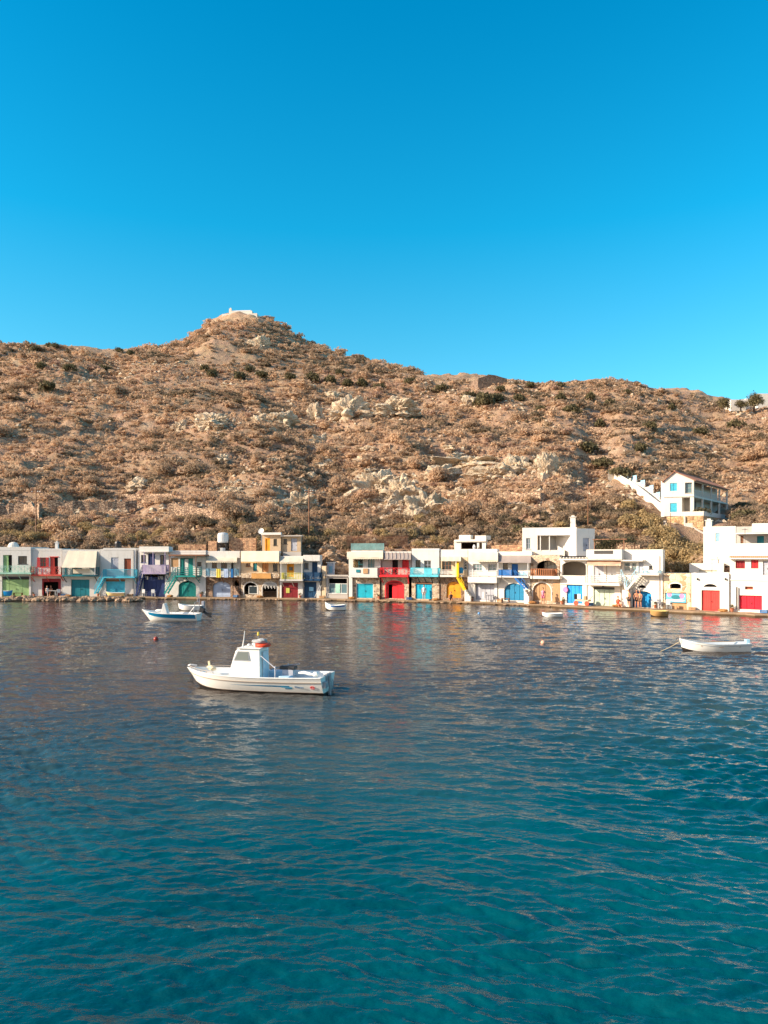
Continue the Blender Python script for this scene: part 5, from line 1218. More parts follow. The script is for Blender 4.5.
def tree(px_, base, top, wpx, Y, label, seed, grp=None):
    x = wx(px_, Y); zb_ = wz(base, Y); H = (base-top)/F*Y; r_ = wpx/2/F*Y
    t = empty('tree', (x, Y, zb_), rnd.uniform(0, 6), label, 'tree', grp); m = MB()
    m.tube([(0,0,-.5),(.05*H,0,H*.3),(.03*H,.02,H*.55)], [r_*.12, r_*.08, r_*.04], 7); rr = random.Random(seed)
    for k in range(6):
        a = rr.uniform(0, 6.28); m.tube([(0.04*H,0,H*rr.uniform(.25,.4)),(math.cos(a)*r_*.4,math.sin(a)*r_*.4,H*.55),(math.cos(a)*r_*.75,math.sin(a)*r_*.75,H*.75)], [r_*.06, r_*.04, r_*.015], 5)
    m.build('trunk', wood('bark', rgb(96,72,54)), t)
    P = leaf_cloud(1500, None, .95, .07, seed, 9); P[:, :2] *= r_; P[:, 2] = P[:, 2]*H*.85 + H*.08
    o = np_mesh('crown', P, np.arange(len(P)).reshape(-1,3), OLIVE, False, {'tint': np.repeat(np.random.RandomState(seed).uniform(.2, 1, len(P)//3), 3)}); o.parent = t
tree(724, 410, 396, 15, 262, 'smaller bushy tree on the skyline left of the white ridge houses', 5); tree(754, 410, 392, 20, 264, 'larger spreading tree on the skyline among the white ridge houses', 6); tree(741, 410, 399, 12, 263, 'low tree left of the larger skyline tree', 9)

# ================================================================ poles, tank, dish
def pole(px_, top, base, label, Y=None, r=.12, arm=True):
    x, y, z = ground_at(px_, base); 
    if Y: x, y, z = wx(px_, Y), Y, wz(base, Y)
    t = empty('utility_pole', (x, y, z), 0, label, 'pole'); H = (wz(top, y)-z); m = MB(); m.tube([(0,0,-1),(0,0,H)], [r, r*.7], 8); m.build('post', WOODB, t)
    if arm: m = MB(); m.box(-.7, .7, -.06, .06, H-.6, H-.48); m.build('cross_arm', WOODB, t); m = MB(); [m.lathe([(.05,0),(.07,.1),(.03,.2)], (a,0,H-.478), 8) for a in (-.6,0.25,.6)]; m.build('insulator', WHITEP, t)
pole(36, 489, 541, 'wooden utility pole behind the red boathouse'); pole(309, 488, 541, 'wooden utility pole standing behind the rooftop houses'); pole(588, 484, 530, 'thin pale utility pole above the tall white house', r=.08, arm=False)
pole(137.5, 533, 549, 'short mast behind the purple boathouse roof', r=.05, arm=False); pole(670.5, 513, 521, 'short street pole on the bank below the hillside house', Y=97, r=.05, arm=False)
hh = Fr(206, 240, 3.2); P = hh.world(223, 551.5, 3.2)
t = empty('water_tank', P, 0, 'white cylindrical water tank on a stand above the stone boathouse roof', 'water tank'); k = .128; m = MB(); m.lathe([(.2,2.6),(.62,2.5),(.74,2.3),(.74,1.35),(.66,1.2),(.1,1.15)][::-1], (0,0,0), 20); m.build('tank', WHITEP, t, smooth=False)
m = MB(); [m.box(a-.04, a+.04, b-.04, b+.04, -.3, 1.16) for a in (-.5,.5) for b in (-.5,.5)]; m.box(-.6,.6,-.6,.6,1.1,1.15); m.build('stand', DARKM, t); m = MB(); m.box(-.35,.35,-.3,.3,-.1,.5); m.build('pump_box', WHITEP, t)
P = Fr(256, 281, 5).world(261.5, 551, 5); t = empty('satellite_dish', P, 0, 'round white satellite dish on a mast left of the orange door', 'satellite dish'); m = MB(); m.tube([(0,0,-.3),(0,0,2.6)], .04); m.build('mast', LGREY, t)
m = MB(); m.lathe([(.02,0),(.25,.04),(.42,.12),(.43,.13),(.25,.06),(.02,.03)], (0,0,0), 20); o = m.build('dish', WHITEP, t); o.location = (0,-.12,2.75); o.rotation_euler = (R(68),0,R(-20)); m = MB(); m.tube([(0,-.15,2.7),(-.15,-.6,2.85)], .015); m.build('feed_arm', LGREY, t)
# chimneys/aerials already on houses; plant on balcony 12
F12 = Fr(348.5, 381, -.1); o = leafpatch('potted_plant', F12, (353,559,357.5,567.5), -.8, -.35, 350, GOLD, None, .09, 6); o.location = (F12.A.x, F12.A.y, 0); o.rotation_euler = (0,0,F12.r); tag(o, 'golden green climbing plant on the white balcony', 'plant')
o = leafpatch('potted_plant', F12, (361,544,376,549), .3, .7, 400, OLIVE, None, .08, 8, .3, 1); o.location = (F12.A.x, F12.A.y, 0); o.rotation_euler = (0,0,F12.r); tag(o, 'row of potted plants behind the teal roof terrace screen', 'plant')
# bougainvillea hedge
for (a, b, wq) in ((322,540,14),(334,540,14),(346,541,14),(356,541,12)):
    me = shrub_mesh(400, .7, .11, 400+a, foliage('red_flower_leaves', [(0, rgb(120,60,30)), (.5, rgb(190,84,48)), (1, rgb(150,110,50))]), 0, 1); put(me, a, b, wq, 'flowering_bush', 'reddish flowering bush above the gap between the houses', 'bush', 'reddish bushes above the gap')
# low rubble walls behind roofs
def rubble(pa, pb, top, dd, lab, bot=560, mat=None):
    h = House(pa, pb, 'rubble_wall', lab, dd, 'stone wall'); h.storey('wall', mat or WALLST, top, bot, [], depth=.6)
rubble(229, 256, 538, 7.0, 'pink rubble wall right of the white water tank'); rubble(208, 217, 541, 7.2, 'low rubble wall left of the white water tank'); rubble(178, 206, 544.5, 7.4, 'low wall behind the turquoise boathouse'); rubble(486, 522, 545, 7.6, 'low stone wall left of the tall white house'); rubble(596, 640, 545, 8, 'low stone wall behind the roof pergola', mat=DRYST)
rubble(349, 349.01, 540, 9, 'x') if False else None
# brown rubble in the gap
for (a, b, s_, lab) in ((338,566,1.6,'brown boulder on the slope in the gap between the houses'),(331,556,1.3,'smaller brown boulder higher in the gap'),(343,572,1.2,'brown boulder just above the low grey roof'),(327,548,1.1,'topmost brown boulder in the gap')):
    Y = D(a)+6+(566-b)*.12; o = rock('boulder', (wx(a, Y), Y, wz(b+3, Y)), (s_, s_*.8, s_*.7), int(a), SH, 4, .6); tag(o, lab, 'rock')

for (a_, b_, d_) in ((24,549,2),(58,549,2.5),(88,550,2),(128,549,3),(160,547,2),(190,551,3),(247,552,4),(300,536,7),(376,551,3),(428,549,2.5),(448,550,3),(508,552,3),(556,527,6),(609,549,2),(648,550,2),(712,574,2),(745,544,2)):
    P = Fr(a_-8, a_+8, 0).world(a_, b_, d_); m = MB(); t = empty('roof_aerial', P, rnd.uniform(-.5,.5), 'thin metal television aerial on a boathouse roof', 'aerial', 'television aerials on the roofs'); m.tube([(0,0,-.4),(0,0,1.5)], .022, 6); m.build('mast', DARKM, t); m = MB(); m.box(-.02,.02,-.35,.35,1.38,1.41); [m.box(-.22,.22,y_-.01,y_+.01,1.38,1.4) for y_ in (-.3,-.15,0,.15,.3)]; m.build('antenna_bars', DARKM, t)
# brown reed fence behind the red boathouse, black tank and white dome on the roofs
fe = empty('reed_fence', (0,0,0), 0, 'dark brown reed fence above the roofs in the middle of the row', 'fence'); m = MB(); rail = MB(); prev = None
for k in range(90):
    a = 347+k*.68; Y = D(a)+9.5; x = wx(a, Y); zb_ = wz(546, Y); zt_ = wz(535.5+rnd.uniform(-.6,.6), Y); m.bar((x, Y, zb_), (x+rnd.uniform(-.02,.02), Y, zt_), .05)
    if prev: rail.bar((prev[0], prev[1]-.04, zt_-.25), (x, Y-.04, zt_-.25), .04)
    prev = (x, Y)
m.build('reeds', wood('dark_reed', rgb(112,74,50)), fe); rail.build('rail', WOODB, fe)
P = Fr(100, 136, 0).world(118, 549, 2.5); t = empty('black_water_tank', P, 0, 'black plastic water tank behind the parapet of the cyan boathouse', 'water tank'); m = MB(); m.lathe([(.4,-.1),(.42,.0),(.44,.75),(.38,.95),(.15,1.02)], (0,0,0), 18); m.build('tank', paint('black_plastic', rgb(44,40,40), .4), t); m = MB(); m.lathe([(.16,1.0),(.16,1.1),(.12,1.13)], (0,0,0), 12); m.build('lid', DARKM, t)
P = Fr(-8, 31, 0).world(13.5, 549, 4.5); t = empty('dome_oven', P, 0, 'whitewashed dome on the roof of the pale green boathouse', 'oven'); m = MB(); m.lathe([(.75,-.2),(.75,.2),(.68,.5),(.5,.8),(.2,.95)], (0,0,0), 18); m.build('dome', CREAM, t)

# small clutter on the quay
TERR = paint('terracotta', rgb(186,112,80), .8); CRT = paint('blue_crate', rgb(60,110,160), .6); NET = paint('net_heap', rgb(170,120,70), .95)
def qput(o, px_, out, dz=0):
    q, r_ = quay_pt(px_, out); o.location = q+Vector((0,0,dz)); o.rotation_euler = (0,0,r_+rnd.uniform(-.4,.4)); return o
for k, px_ in enumerate([34, 64, 68, 98, 130, 170, 201, 236, 260, 300, 322, 352, 379, 409, 436, 472, 500, 532, 562, 590, 617, 655, 692, 723, 732, 764]):
    s_ = rnd.uniform(.8, 1.25)
    if k % 3 == 0:
        m = MB(); m.lathe([(.11,0),(.16,.26),(.17,.27),(.17,.31),(.13,.31)], (0,0,0), 12); t = empty('flower_pot', (0,0,0), 0, 'terracotta pot with a small green plant by the house walls', 'flower pot', 'potted plants along the quay'); m.build('pot', TERR, t)
        P_ = leaf_cloud(60, None, 1.2, .2, 900+k, 3)*.32; P_[:, 2] += .28; o = np_mesh('plant', P_, np.arange(len(P_)).reshape(-1,3), OLIVE, False, {'tint': np.full(len(P_), .6)}); o.parent = t; qput(t, px_, .25); t.scale = (s_,)*3
    elif k % 3 == 1:
        m = MB(); m.box(-.3,.3,-.2,.2,0,.04); [m.box(a, a+.03, -.2, .2, .04, .3) for a in (-.3,.27)]; [m.box(-.27,.27, b, b+.03, .04+.13*j, .13+.13*j) for b in (-.2,.17) for j in range(2)]
        tag(qput(m.build('crate', CRT if k % 2 else WOODL, None), px_, .4), ('faded blue' if k % 2 else 'pale wooden') + ' slatted fish crate standing on the quay', 'crate', ('blue' if k % 2 else 'wooden') + ' crates on the quay')
    else:
        m = MB(); m.ball((0,0,.1), .36, 3, (1.3,.9,.42), .35, k); tag(qput(m.build('net_heap', NET, None), px_, .8), 'brown heap of fishing net on the quay', 'fishing net', 'heaps of net on the quay')
# ================================================================ boats
def gel(name, c, r=.3): return paint(name, c, r, .05, .05)
HULLW = gel('white_gelcoat', rgb(238,234,226)); BOOT = gel('dark_boot_paint', rgb(34,30,30), .6); BEIG = gel('beige_rubrail', rgb(176,160,146), .5); DECKB = gel('blue_deck_paint', rgb(20,134,176), .6); GREYM = gel('grey_metal', rgb(150,152,156), .3)
SILV = paint('grey_cloth', rgb(176,176,176), .8); ORED = gel('orange_red_plastic', rgb(232,74,40), .5); BLUEH = gel('boat_blue_paint', rgb(0,120,164), .3)
def hull_fns(L, B, hb, hm, hs, tw=.8, keel=-.3, rake=.12, full=.55):
    def S_(s):      # s 0 stern .. 1 bow -> (x, halfbeam, sheer z, keel z)
        x = -L/2 + L*s
        b = B/2*(tw+(1-tw)*math.sin(min(1, s/.45)*math.pi/2)) if s < .45 else B/2*max(0.0, 1-((s-.45)/.55)**(2.2+full))
        if s < .5: z = hs+(hm-hs)*math.sin(s/.5*math.pi/2)
        else: z = hm+(hb-hm)*((s-.5)/.5)**1.8
        k = keel if s < .7 else keel+(-.02-keel)*((s-.7)/.3)**2
        return x, b, z, k
    def pt(s, v, side, off=0):   # v 0 keel .. 1 sheer
        x, b, z, k = S_(s); flare = v**.42
        zz = k+(z-k)*v; bb = b*(flare*.86+.14*v) ; xx = x + rake*L*(max(0, s-.72)/.28)**1.5*(v-1)*.9
        return Vector((xx, side*(bb+off), zz))
    return S_, pt
def shell(S_, pt, v0, v1, ns=36, nv=6, off=0, close=False, s0=0, s1=1):
    m = MB()
    for side in (-1, 1):
        for i in range(ns):
            for j in range(nv):
                a, b = s0+(s1-s0)*i/ns, s0+(s1-s0)*(i+1)/ns; c, d = v0+(v1-v0)*j/nv, v0+(v1-v0)*(j+1)/nv
                m.quad(pt(a,c,side,off), pt(b,c,side,off), pt(b,d,side,off), pt(a,d,side,off))
    for j in range(nv):
        c, d = v0+(v1-v0)*j/nv, v0+(v1-v0)*(j+1)/nv
        if s0 == 0: m.quad(pt(0,c,-1,off), pt(0,c,1,off), pt(0,d,1,off), pt(0,d,-1,off))
    return m
def merge(o, smooth=True, dist=.002, ang=35):
    bm = bmesh.new(); bm.from_mesh(o.data); bmesh.ops.remove_doubles(bm, verts=bm.verts, dist=dist); bmesh.ops.recalc_face_normals(bm, faces=bm.faces)
    for e_ in bm.edges: e_.smooth = not (len(e_.link_faces) == 2 and e_.calc_face_angle(0) > R(ang))
    for f in bm.faces: f.smooth = smooth
    bm.to_mesh(o.data); bm.free(); return o
def boat(loc, head, label, L, B, hb, hm, hs, hull_mat, cat='boat', floor=.12, vwl=.42, name='boat', tw=.8, rail_mat=None, cap=.07, keel=-.3, group=None, boot=None, floor_mat=None, foredeck=0, rake=.12, full=.55):
    t = empty(name, loc, head, label, cat, group); S_, pt = hull_fns(L, B, hb, hm, hs, tw, keel, rake, full)
    merge(shell(S_, pt, vwl, 1, 40, 6).build('hull', hull_mat, t)); merge(shell(S_, pt, .02, vwl, 36, 4).build('bottom', boot or BOOT, t))
    def flr(s, side):
        _, b_, z_, k_ = S_(s); p_ = pt(s, max(.05, (floor-k_)/(z_-k_)), side); return Vector((p_.x-.02, side*max(0, min(abs(p_.y)-.05, b_-cap)), floor))
    m = MB(); ns = 40
    for side in (-1, 1):
        for i in range(ns):           # gunwale cap and inner skin
            a, b = i/ns, (i+1)/ns; A_, B_ = pt(a,1,side), pt(b,1,side)
            Ai, Bi = Vector((A_.x, side*max(0, abs(A_.y)-cap), A_.z)), Vector((B_.x, side*max(0, abs(B_.y)-cap), B_.z))
            up = Vector((0,0,.025)); o_ = Vector((0, side*.02, 0))
            m.quad(A_+o_, B_+o_, B_+o_+up, A_+o_+up); m.quad(A_+o_+up, B_+o_+up, Bi+up, Ai+up); m.quad(A_+o_, B_+o_, A_+(B_-A_), A_)
            fa, fb = flr(a, side), flr(b, side); m.quad(Ai+up, Bi+up, fb, fa)
    A_ = pt(0,1,-1); B_ = pt(0,1,1); c = Vector((cap*1.2,0,0)); up = Vector((0,0,.025))
    m.quad(A_+up, B_+up, B_+up+c, A_+up+c); m.quad(A_, B_, B_+up, A_+up); m.quad(A_+up+c, B_+up+c, flr(0,1)+c, flr(0,-1)+c)
    merge(m.build('gunwale', rail_mat or HULLW, t))
    m = MB()
    for i in range(ns):
        a, b = i/ns, (i+1)/ns; A_, B_ = flr(a, 1), flr(b, 1); ya, yb = A_.y, B_.y
        m.quad((A_.x,-ya,floor),(B_.x,-yb,floor),(B_.x,yb,floor),(A_.x,ya,floor))
    merge(m.build('floor', floor_mat or HULLW, t))
    if foredeck:
        m = MB()
        for i in range(20):
            a = 1-foredeck+foredeck*i/20; b = 1-foredeck+foredeck*(i+1)/20; A_, B_ = pt(a,1,1), pt(b,1,1); dz = -.12
            ya, yb = max(0, A_.y-cap+.01), max(0, B_.y-cap+.01); m.quad((A_.x,-ya,A_.z+dz),(B_.x,-yb,B_.z+dz),(B_.x,yb,B_.z+dz),(A_.x,ya,A_.z+dz))
        A_ = pt(1-foredeck,1,1); y_ = A_.y-cap; f_ = flr(1-foredeck, 1); m.quad((A_.x,-y_,A_.z-.12),(A_.x,y_,A_.z-.12),(f_.x,f_.y,floor),(f_.x,-f_.y,floor)); merge(m.build('foredeck', rail_mat or HULLW, t), True)
    return t, S_, pt
def strip(pt, s0, s1, va, vb, side, off, mat, name, par, n=40):
    """thin band laid on the hull; va, vb functions of s"""
    m = MB()
    for i in range(n):
        a, b = s0+(s1-s0)*i/n, s0+(s1-s0)*(i+1)/n
        p = [pt(a,va(a),side,off), pt(b,va(b),side,off), pt(b,vb(b),side,off), pt(a,vb(a),side,off)]; q = [pt(a,va(a),side,.0005), pt(b,va(b),side,.0005), pt(b,vb(b),side,.0005), pt(a,vb(a),side,.0005)]
        m.quad(*p); m.quad(p[0], p[1], q[1], q[0]); m.quad(p[3], p[2], q[2], q[3])
    return m.build(name, mat, par)

# ---- the main fishing boat
bl = Vector((wx(256, 30.3), 30.3, .0)); bh = R(180-13.5)
t, S_, pt = boat(bl, bh, 'white fishing boat with small wheelhouse, blue swoosh and blue deck, nearest the camera', 6.12, 2.15, .80, .66, .70, HULLW, 'fishing boat', .30, .36, 'fishing_boat', .86, None, .13, -.28, None, BOOT, DECKB, .30, .11, 1.0)
# rub rails: two on each side (near side is +y in boat frame because the bow points left/away)
for side in (1, -1):
    strip(pt, 0, .985, lambda s: .79, lambda s: .83, side, .02, BEIG, 'rub_rail', t)
    strip(pt, .0, .97, lambda s: .36, lambda s: .385, side, .008, gel('boot_stripe', rgb(120,100,84), .5), 'boot_stripe', t)
# which side faces the camera?
near = 1 if (Matrix.Rotation(bh, 2) @ Vector((0, 1))).y < 0 else -1
sw_ = lambda s: .64+.015*math.sin((s-.2)*6)
strip(pt, .215, .62, lambda s: sw_(s)-.022*min(1, (.62-s)/.25)-.0, lambda s: sw_(s)+.035*min(1, (.62-s)/.3), near, .006, BLUEH, 'blue_swoosh', t)
strip(pt, .195, .27, lambda s: .57+.5*(s-.195), lambda s: .615+.6*(s-.195), near, .007, gel('light_blue_decal', rgb(80,170,206)), 'blue_swoosh', t, 10); strip(pt, .2, .245, lambda s: .53, lambda s: .57, near, .007, BLUEH, 'blue_swoosh', t, 6)
# lettering
def text_on(body, size, mat, par, loc, rot, name):
    c = bpy.data.curves.new(name, 'FONT'); c.body = body; c.size = size; c.extrude = .002; c.align_x = 'CENTER'; o = bpy.data.objects.new(name, c); col.objects.link(o)
    dg = bpy.context.evaluated_depsgraph_get(); me = bpy.data.meshes.new_from_object(o.evaluated_get(dg)); bpy.data.objects.remove(o)
    o = bpy.data.objects.new(name, me); col.objects.link(o); me.materials.clear(); me.materials.append(mat); o.parent = par; o.location = loc; o.rotation_euler = rot; return o
p = pt(.148, .585, near, .02); p2 = pt(.148, .70, near, .02); tilt = math.atan2(p2.y-p.y, p2.z-p.z)*near
ang = math.pi if near == 1 else 0
text_on('Maran', .15, gel('pale_blue_letters', rgb(70,130,180)), t, p, (R(90)+abs(tilt), 0, ang), 'name_lettering')
em = MB()
for k in range(5): 
    a0 = R(180-k*36-4); a1 = R(180-(k+1)*36+4); em.prism([(.035*math.cos(a0), .035*math.sin(a0)), (.1*math.cos(a0), .1*math.sin(a0)), (.1*math.cos(a1), .1*math.sin(a1)), (.035*math.cos(a1), .035*math.sin(a1))], -.004, .004)
em.box(-.08, .08, -.004, .004, -.05, -.02)
o = em.build('red_emblem', gel('emblem_red', rgb(226,60,64)), t); p = pt(.062, .60, near, .02); o.location = p; o.rotation_euler = (abs(tilt), 0, ang)
# wheelhouse
cab = MB(); y_ = .52; prof = [(x_-.22, z_) for x_, z_ in [(1.18,.42),(1.10,1.0),(.92,1.60),(.80,1.71),(-.10,1.73),(-.14,1.68),(-.18,.30),(1.18,.30)]]  # (-.22,.42)
def cabin(prof, ya, yb, taper=.06):
    n = len(prof); vs = []
    for s_ in (-1, 1):
        for x, z in prof: vs.append((x, s_*(ya-(taper if z > 1.5 else 0)), z))
    return vs, [tuple(range(n))[::-1], tuple(range(n, 2*n))] + [(i, (i+1) % n, (i+1) % n+n, i+n) for i in range(n)]
cab.add(*cabin(prof, y_, y_)); wh = cab.build('wheelhouse', HULLW, t, .03)
MB().box(-.42, .60, -.54, .54, 1.725, 1.755).build('roof_top', HULLW, wh, .015)
for s_ in (1, -1):
    q = [(.70,1.27),(.56,1.58),(.14,1.58),(.10,1.27)]; cxx = sum(a for a, _ in q)/4; czz = sum(b for _, b in q)/4; big = [(cxx+(a-cxx)*1.16, czz+(b-czz)*1.2) for a, b in q]
    def pl(poly, off0, off1):
        m = MB(); vs = []
        for off in (off0, off1):
            for x, z in poly: vs.append((x, s_*(y_-.0-(.06*max(0, (z-1.0)/.6)) + off), z))
        m.add(vs, [tuple(range(4)), tuple(range(7, 3, -1))] + [(i, (i+1)%4, (i+1)%4+4, i+4) for i in range(4)]); return m
    fr = pl(big, .0, .016).build('window', GREYM, wh); pl(q, .016, .022).build('pane', glass('cabin_glass', (.14,.16,.15,1)), fr)
m = MB(); m.add([(.855,-.38,1.1),(.855,.38,1.1),(.715,.38,1.55),(.715,-.38,1.55),(.872,-.38,1.1),(.872,.38,1.1),(.732,.38,1.55),(.732,-.38,1.55)], [(0,1,2,3),(4,5,6,7),(0,1,5,4),(1,2,6,5),(2,3,7,6),(3,0,4,7)]); m.build('windscreen', glass('cabin_glass', (.14,.16,.15,1)), wh)
m = MB(); m.box(-.425, -.405, -.28, .28, .45, 1.6); m.build('cabin_door', gel('shade_white', rgb(214,218,222)), wh)
# roof gear
m = MB(); m.tube([(.46,.3,1.74),(.40,.3,2.05),(.36,.3,2.42)], [.025,.02,.012], 6); m.build('antenna', HULLW, t)
m = MB(); m.ball((.26,.1,1.82), .07, 2); m.ball((.12,.0,1.85), .06, 2); m.box(.05,.42,-.05,.2,1.757,1.78); m.box(-.03,.04,.1,.16,1.757,1.9); m.build('roof_fitting', HULLW, t, 0)
def torus(c, R1, r1, n=22, k=8):
    m = MB(); vs = []; fs = []
    for i in range(n):
        for j in range(k):
            a, b = 2*math.pi*i/n, 2*math.pi*j/k; vs.append((c[0]+(R1+r1*math.cos(b))*math.cos(a), c[1]+(R1+r1*math.cos(b))*math.sin(a), c[2]+r1*math.sin(b)))
    for i in range(n):
        for j in range(k): fs.append((i*k+j, ((i+1)%n)*k+j, ((i+1)%n)*k+(j+1)%k, i*k+(j+1)%k))
    return m.add(vs, fs)
def topthing(o, lab, cat):
    o.location = bl; o.rotation_euler = (0,0,bh); return tag(o, lab, cat)
topthing(torus((-.30,-.02,1.83), .25, .07).build('life_ring', ORED, None, smooth=True), 'orange red life ring lying on the wheelhouse roof', 'life ring')
m = MB(); m.ball((-.14,-.02,1.97), .24, 3, (1.35,.9,.42), .18, 3); m.ball((-.28,.05,2.03), .16, 3, (1.2,.9,.5), .2, 5); topthing(m.build('folded_cover', SILV, None, smooth=True), 'grey folded cloth cover on top of the life ring', 'cover')
m = MB(); m.tube([(-.06,-.1,1.75),(-.06,-.1,2.2)], .015, 6); m.build('light_mast', GREYM, t); m = MB(); m.lathe([(.03,0),(.05,.02),(.05,.12),(.03,.15)], (-.06,-.1,2.19), 10); m.build('mast_light', gel('amber_lamp_glass', rgb(240,200,90)), t)
# aft gear
m = MB(); m.tube([(-1.12,.72,.32),(-1.12,.72,1.1)], .03, 8); m.tube([(-.40,.45,1.45),(-1.12,.72,1.02)], .018, 6); m.tube([(-1.12,-.72,.32),(-1.12,-.72,1.0)], .03, 8); m.build('awning_frame', LGREY, t)
m = MB(); m.box(-1.05,-.25,-.85,-.45,.30,.72); m.build('side_bench', gel('pale_blue_bench', rgb(176,208,226)), t, .02); m = MB(); m.box(-1.5,-1.05,-.3,.2,.3,.62); m.build('engine_box', gel('pale_blue_bench', rgb(176,208,226)), t, .03)
m = MB(); m.box(-1.62,-.98,-.45,-.1,.84,.98); m.build('fish_crate', DARKM, t, .02); m = MB(); m.tube([(-.5,-.3,.8),(-1.2,-.25,1.0),(-1.75,-.35,1.06)], .025, 6); m.build('tiller', GREYM, t)
m = MB(); m.box(-1.55,-1.1,-.4,-.1,.62,.845); m.build('crate_stand', LGREY, t)
m = MB(); m.tube([(-1.95,.30,.80),(-2.2,.38,.84),(-2.45,.45,.80),(-2.75,.46,.74)], [.04,.06,.07,.05], 8); m.build('fender', HULLW, t, smooth=True); m = MB(); m.ball((-2.72,.5,.80), .12, 2, (1,1,.9), .2, 4); m.build('rope_heap', HULLW, t)
m = MB(); m.box(-3.12,-2.99,-.3,.3,.45,.78); m.box(-3.2,-3.0,.35,.7,.30,.55); m.build('transom_step', GREYM, t, .02); m = MB(); m.tube([(-3.15,.1,.7),(-3.2,.1,-.2)], .05, 8); m.box(-3.2,-3.12,.08,.12,-.3,.2); m.build('rudder', GREYM, t)
m = MB(); [m.tube([(-3.02,y__,.55),(-3.12,y__,.35),(-3.1,y__,.02)], .018, 6) for y__ in (-.55,-.35)]; m.box(-3.13,-3.09,-.55,-.35,.2,.23); m.build('boarding_ladder', GREYM, t)
# bow gear
m = MB(); m.tube([(2.62,0,.90),(2.92,0,.93),(3.02,0,.88)], .035, 8); m.build('bow_roller', GREYM, t); m = MB(); m.tube([(2.9,.02,.72),(2.86,.02,.45),(2.93,.02,.22)], .015, 6); m.tube([(2.80,.06,.60),(2.78,.08,.25),(2.7,.1,.1)], .015, 6); m.box(2.83,3.03,-.02,.06,.2,.25); m.build('anchor', DARKM, t)
m = MB(); m.ball((1.95,.1,.86), .13, 2, (1.3,1,.7), .4, 3); m.ball((1.8,.25,.83), .12, 2, (1.2,1,.7), .4, 6); m.bar((1.98,.1,.8),(2.04,.1,1.12),.07); m.build('rope_pile', gel('cream_rope', rgb(230,208,170), .8), t)
rr = MB()
for side in (1, -1):
    for i in range(14):
        s_ = .74+.25*i/14; s2 = .74+.25*(i+1)/14; a = pt(s_,1,side); b = pt(s2,1,side); rr.tube([a+Vector((0,-side*.06,.10)), b+Vector((0,-side*.06,.10))], .014, 6)
        if i % 3 == 0: rr.tube([a+Vector((0,-side*.06,.0)), a+Vector((0,-side*.06,.10))], .012, 6)
rr.build('bow_rail', BEIG, t)

# ---- motorboat with teal side
def far(px0, px1, py, extra=0): Y = CH*F/(py-HY); return Vector((wx((px0+px1)/2, Y), Y, 0)), (px1-px0)/F*Y
P, L_ = far(141, 200, 620.5); t, S_, pt = boat(P, R(176), 'small speedboat with a teal blue side band and a raised black outboard', L_*.99, 1.9, .92, .62, .58, HULLW, 'motorboat', .25, .36, 'motorboat', .9, None, .1, -.2, None, gel('hull_white', rgb(230,226,218)), None, .42, .16, .4)
near = 1 if (Matrix.Rotation(R(176), 2) @ Vector((0, 1))).y < 0 else -1
for side in (1, -1): strip(pt, .02, .86, lambda s: .52 + .42*max(0,(s-.3))**1.2, lambda s: .97, side, .01, BLUEH, 'side_band', t)
h_ = L_/2
m = MB(); m.prism([(.15,.55),(.75,.55),(.55,1.45),(.42,1.45)], -.3, .3); m.build('windscreen_console', WHITEP, t, .03); m = MB(); m.ball((.9,.1,.85), .3, 2, (1.3,.8,.4), .1, 2); m.build('deck_cushion', HULLW, t, smooth=True)
m = MB(); m.tube([(-h_*.86,.6,.55),(-h_*.93,.6,1.6),(-h_*.93,-.6,1.6),(-h_*.86,-.6,.55)], .03, 8); m.tube([(-h_*.93,0,1.6),(-h_*.96,0,2.0)], .025, 6); m.tube([(-h_*.7,.6,.55),(-h_*.9,.6,1.2)], .025, 6); m.build('stern_arch', GREYM, t)
ob = MB(); ob.add(*[(lambda vs, fs: (vs, fs))([(-h_-.0,-.2,.75),(-h_-.35,-.2,.65),(-h_-.5,-.18,1.0),(-h_-.1,-.18,1.25),(-h_,.2,.75),(-h_-.35,.2,.65),(-h_-.5,.18,1.0),(-h_-.1,.18,1.25)], [(0,1,2,3),(7,6,5,4),(0,4,5,1),(1,5,6,2),(2,6,7,3),(3,7,4,0)])][0]); ob.bar((-h_-.3,0,.85),(-h_-.95,0,.35),.12,.2); ob.bar((-h_-.7,0,.55),(-h_-1.05,0,.62),.06,.25); ob.lathe([(.02,-.05),(.14,0),(.02,.05)], (-h_-1.0,0,.33), 8)
ob.build('outboard_motor', DARKM, t, .04)
m = MB()
for k in range(6): a = -h_*.7+k*.35; m.tube([(a,.7,.66),(a,.7,.78)], .015, 5)
m.build('side_cleat', GREYM, t)
# ---- white dinghies
def dinghy(px0, px1, py, head, label, B, hb, hm, hs, hull=None, floor=.08, thw=3, **kw):
    P, L_ = far(px0, px1, py); t, S_, pt = boat(P, R(head), label, L_, B, hb, hm, hs, hull or HULLW, 'rowing boat', floor, .36, 'rowing_boat', floor_mat=kw.get('fm'), rail_mat=kw.get('rail'), tw=.7, boot=kw.get('boot'), foredeck=kw.get('fd', 0), full=kw.get('full', .2), rake=.06, keel=kw.get('keel', -.22))
    for k in range(thw):
        s_ = .2+.25*k; x, b, z, _ = S_(s_); MB().box(x-.12, x+.12, -(b-.08), b-.08, z-.16, z-.12).build('thwart', kw.get('tm', HULLW), t)
    return t, S_, pt, L_
t, S_, pt, L_ = dinghy(680, 747, 651.5, 176, 'white wooden rowing boat with dark waterline moored at the right', 1.55, .72, .47, .50, thw=3, rail=gel('pale_blue_grey_cap', rgb(190,200,206)), fd=.22, tm=WOODL)
